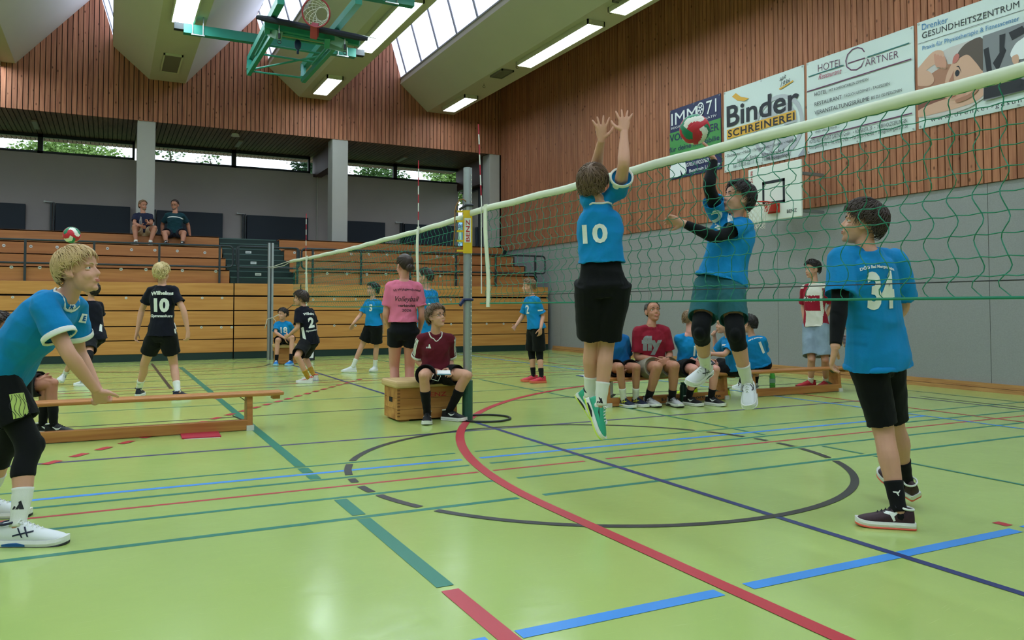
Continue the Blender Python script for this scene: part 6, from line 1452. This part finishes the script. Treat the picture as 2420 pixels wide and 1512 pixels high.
# 14 blue 3
r = person('boy wearing blue number 3, lunging with one arm out behind the far net', D=14.8, s=.97, bulk=.95,
  pel=(883, 768, 0), nk=(881, 706, 0), hd=(880, 685, 0), yaw=-38, face=(-62, 6), arm={'R': ((850, 747, 0), (835, 764, 0)), 'L': ((907, 746, .2), (905, 775, 0))}, tip={'R': (829, 776, 0)},
  leg={'R': (857, 813, -.2), 'L': (890, 818, 0)}, foot={'R': ('g', 833, 879, -60), 'L': ('g', 886, 877, -12)}, brow=DARK,
  hairk=dict(m=DARK2, style='wild', front=30, nape=-52, thick=.022, L=.07, n=200), shirt=BLUE, shorts=BLACKC, sleeve=.75, hem=-.04, ease=.03, short_len=.82, short_ease=.034, socks=(SOCKW, .14), shoes=dict(col=SW, sole=SOLEW), seed=105,
  prints=[dict(t='3', at=(876, 727), h=.13, bold=.03, name='chest_number')])

# 15 half hidden boy
r = person('boy in a blue jersey half hidden behind the girl in pink and the antenna', D=11.0, s=.98, bulk=.95,
  pel=(1010, 795, 0), nk=(1008, 684, 0), hd=(1004, 656, 0), yaw=-125, face=(-105, 0), arm={'L': ((1014, 744, -.2), (1003, 776, 0)), 'R': ((1030, 742, .4), (1026, 778, 0))},
  leg={'L': (1005, 860), 'R': (1018, 858)}, foot={'L': ('g', 1002, 932, -120), 'R': ('g', 1020, 930, -120)},
  hairk=dict(m=DARK, style='short', front=34, nape=-52, thick=.014, L=.04, n=180), shirt=BLUE, shorts=BLACKC, sleeve=.8, hem=-.12, ease=.03, short_len=.8, short_ease=.03, socks=(SOCKB, .14), shoes=dict(col=SB, sole=SOLEW), seed=106,
  prints=[dict(t='4', at=(1024, 733), h=.12, bold=.03, name='back_number'), dict(vf=rectvf(.07, .022), at=(1014, 718), w=.07, name='sleeve_logo')])

# 16 blue 2 right
r = person('boy wearing blue number 2 and red shoes, standing before the bleachers', D=12.7, s=.96, bulk=.92,
  pel=(1266, 775, 0), nk=(1257, 700, 0), hd=(1249, 678, 0), yaw=-62, face=(-88, 0), arm={'R': ((1236, 746, .2), (1218, 771, 0)), 'L': ((1283, 747, 0), (1278, 775, -.1))}, tip={'R': (1209, 782, 0), 'L': (1276, 798, 0)},
  leg={'R': (1256, 834, 0), 'L': (1275, 836, -.1)}, foot={'R': ('g', 1261, 902, -78), 'L': ('g', 1280, 905, -64)},
  hairk=dict(m=SANDY, style='wild', front=34, nape=-44, thick=.014, L=.05, n=180, ear=8), shirt=BLUE, shorts=BLACKC, sleeve=.85, hem=-.02, ease=.03, short_len=.86, short_ease=.032, pads=(KPAD, 'RL'), socks=(SOCKB, .15), shoes=dict(col=mat('shoe_red_pink', (214, 56, 74), .5, var=.2, vscale=30), sole=mat('sole_yellow_red', (220, 110, 80), .5), lace=SB), seed=107,
  prints=[dict(t='2', at=(1246, 731), h=.14, bold=.02, name='chest_number'), dict(vf=rectvf(.08, .02), at=(1277, 733), w=.08, name='sleeve_logo')])

# the bench at the right, left to right
r = person('boy in a blue jersey on the right bench, partly hidden by the jumping boy', D=9.9, s=.97, bulk=.92,
  pel=(1463, 867, .0), nk=(1450, 789, -.05), hd=(1445, 757, 0), yaw=14, face=(0, 10), arm={'R': ((1432, 842, .1), (1462, 868, -.5)), 'L': ((1485, 846, .1), (1476, 868, -.5))}, tip={'R': (1474, 878, -.2), 'L': (1480, 886, -.2)},
  leg={'R': (1465, 866, -1), 'L': (1505, 867, -1)}, foot={'R': ('g', 1474, 961, 30), 'L': ('g', 1502, 959, 35)}, skin=1,
  hairk=dict(m=DARK, style='mop', front=30, nape=-50, thick=.02, L=.06, n=140), shirt=BLUED, shorts=BLACKC, sleeve=.85, hem=-.0, ease=.024, short_len=.5, short_ease=.03, socks=(SOCKW, .14), shoes=dict(col=DKB, sole=SOLEW, accent=mat('logo_yellow', (216, 220, 70), .5), logo=(CROSS, .10), lace=DKB), seed=108)
r = person('man with cropped grey hair in a dark red shirt, seated with folded hands', D=9.95, s=1.06, bulk=1.06,
  pel=(1537, 866, .0), nk=(1539, 769, -.05), hd=(1543, 737, -.02), yaw=10, face=(12, 16), bend=.03, arm={'R': ((1505, 845, .1), (1551, 849, -.8)), 'L': ((1583, 840, .1), (1577, 850, -.8))}, tip={'R': (1582, 858, -.1), 'L': (1560, 860, -.2)}, palm={'R': (60, -20), 'L': (-60, -20)}, handk={'R': dict(curl=(30, 40, 30)), 'L': dict(curl=(40, 50, 30))},
  leg={'R': (1555, 866, -1), 'L': (1595, 864, -1)}, foot={'R': ('g', 1532, 959, 26), 'L': ('g', 1588, 959, 18)}, skin=1, hs=1.07, fat=1.12, brow=DARK,
  hairk=dict(m=GREYH, style='short', front=50, nape=-46, thick=.005, L=.02, n=160, ear=8), stubble=None, shirt=cloth('dark_red_tshirt', (134, 24, 44)), shorts=cloth('khaki_shorts', (140, 132, 116)), sleeve=.82, hem=-.02, ease=.03, short_len=.74, short_ease=.034, socks=(SOCKB, .12), shoes=dict(col=mat('shoe_silver_black', (186, 186, 188), .5), sole=SOLEW, tread=SOLEK, accent=SB, logo=(CROSS, .10), lace=SB), seed=109,
  prints=[dict(t='fly', at=(1541, 816), w=.25, h=.24, m=mat('print_grey', (134, 136, 140), .6), bold=.06, name='chest_print')])
r = person('boy with number 1 on his chest, seated beside the man in the red shirt', D=10.05, s=1.0, bulk=.98,
  pel=(1626, 865, .0), nk=(1630, 787, -.05), hd=(1634, 757, 0), yaw=22, face=(115, 0), arm={'R': ((1622, 846, .1), (1644, 853, -.5)), 'L': ((1665, 846, .1), (1692, 862, -.5))}, tip={'R': (1650, 862, -.1), 'L': (1700, 866, -.1)},
  leg={'R': (1642, 872, -1), 'L': (1692, 872, -1)}, foot={'R': ('g', 1628, 957, 35), 'L': ('g', 1680, 957, 35)}, skin=2,
  hairk=dict(m=SANDY, style='short', front=36, nape=-42, thick=.012, L=.04, n=150, ear=8), shirt=BLUE, shorts=BLACKC, sleeve=.8, hem=-.0, ease=.028, short_len=.72, short_ease=.034, socks=(SOCKB, .13), shoes=dict(col=SB, sole=SOLEW, accent=PRW, logo=(SWOOSH, .11), lace=SB), sleeves=(ASL, 'R', (.5, 1.6)), seed=110,
  prints=[dict(t='1', at=(1641, 829), h=.13, bold=.03, name='chest_number')])
r = person('boy in a blue jersey seated sideways with one hand raised, behind the spiking boy', D=10.35, s=.95, bulk=.95,
  pel=(1742, 868, 0), nk=(1722, 793, 0), hd=(1710, 767, 0), yaw=-78, face=(-88, 0), arm={'L': ((1712, 838, -.2), (1684, 836, 0)), 'R': ((1692, 832, .3), (1688, 792, 0))}, tip={'R': (1680, 780, 0), 'L': (1672, 838, 0)}, handk={'R': dict(curl=(40, 50, 40))},
  leg={'L': (1698, 868, -.1), 'R': (1690, 862, .2)}, foot={'L': ('g', 1712, 936, -80), 'R': ('g', 1636, 932, -85)},
  hairk=dict(m=DARK2, style='mop', front=30, nape=-52, thick=.018, L=.06, n=150), shirt=BLUE, shorts=BLACKC, sleeve=.8, hem=-.06, ease=.030, short_len=.8, short_ease=.03, socks=(SOCKB, .2), shoes=dict(col=mat('shoe_neon_yellow', (206, 224, 44), .5), sole=mat('sole_neon', (196, 214, 60), .5), accent=SB, logo=(STREAK, .1)), seed=111,
  prints=[dict(vf=rectvf(.08, .02), at=(1711, 815), w=.08, name='sleeve_logo')])
r = person('boy seen from behind with number 1 on his back, seated on the bench', D=11.0, s=.95, bulk=.95,
  pel=(1792, 858, .05), nk=(1776, 793, 0), hd=(1768, 767, 0), yaw=172, syaw=165, face=(-125, 0), bend=.05, arm={'L': ((1762, 835, .4), (1758, 858, .3)), 'R': ((1807, 834, .4), (1796, 858, .4))},
  leg={'L': (1768, 858, 1), 'R': (1788, 858, 1)}, foot={'L': ('g', 1750, 922, -170), 'R': ('g', 1785, 922, 178)},
  hairk=dict(m=DARK2, style='mop', front=30, nape=-58, thick=.020, L=.06, n=200), shirt=BLUE, shorts=BLACKC, sleeve=.8, hem=-.02, ease=.030, short_len=.8, short_ease=.03, socks=(SOCKB, .16), shoes=dict(col=SW, sole=SOLEW), seed=112,
  prints=[dict(t='1', at=(1800, 821), h=.17, bold=.03, name='back_number', roll=8), dict(t='MPG Böblingen', at=(1786, 799), w=.20, h=.026, bold=.04, arch=.8)])
r = person('boy in a red and white football shirt, standing with hand on hip', D=11.8, s=1.06, bulk=.93,
  pel=(1928, 768, 0), nk=(1925, 669, 0), hd=(1919, 637, 0), yaw=-48, face=(-76, -4), arm={'R': ((1899, 722, .1), (1902, 760, 0)), 'L': ((1967, 720, .1), (1944, 760, -.3))}, tip={'R': (1905, 778, 0), 'L': (1930, 772, -.2)},
  leg={'R': (1918, 848, 0), 'L': (1950, 849, 0)}, foot={'R': ('g', 1916, 917, -80), 'L': ('g', 1952, 917, -50)}, brow=DARK2,
  hairk=dict(m=DARK2, style='wild', front=32, nape=-50, thick=.020, L=.06, n=240), shirt=cloth('white_red_football_shirt', (214, 210, 200)), shorts=cloth('washed_denim', (128, 146, 160), var=.25), sleeve=.85, hem=-.04, ease=.034, short_len=.92, short_ease=.04, socks=(SOCKW, .09), shoes=dict(col=mat('shoe_red', (176, 30, 46), .5), sole=mat('sole_dark_red', (140, 30, 44), .5), lace=mat('lace_red', (190, 40, 56), .6)), seed=113)
RED_SH = cloth('shirt_red_patch', (150, 26, 48)); me = r['shirt'].data; me.materials.append(RED_SH); J = r['J']; c, d, w, f_ = r['spine'](.5); fr = face_dir(-48); rg_ = fr.cross(ZV)
for p in me.polygons:
    q = p.center; a = (q-c).dot(rg_); z = (q-c).dot(d); e = (q-J['shL']).dot(-rg_)
    e2 = (q-J['shR']).dot(rg_)
    if e > -.005 or e2 > -.005: red = z < .235
    elif z > .13: red = a > .07
    elif z > -.09: red = a > -.12
    else: red = a > .09
    if red: p.material_index = 1
wr_ = bvh(r['shirt']); h = wr_.ray_cast(CAM, ray(1912, 708).normalized(), 30)
if h[0] is not None: wrap(r['shirt'], wr_, centred(text2d('Kings', .02, .4), .22, .09), h[0], h[1], ZV, PRW, 'chest_script', .005, .03)
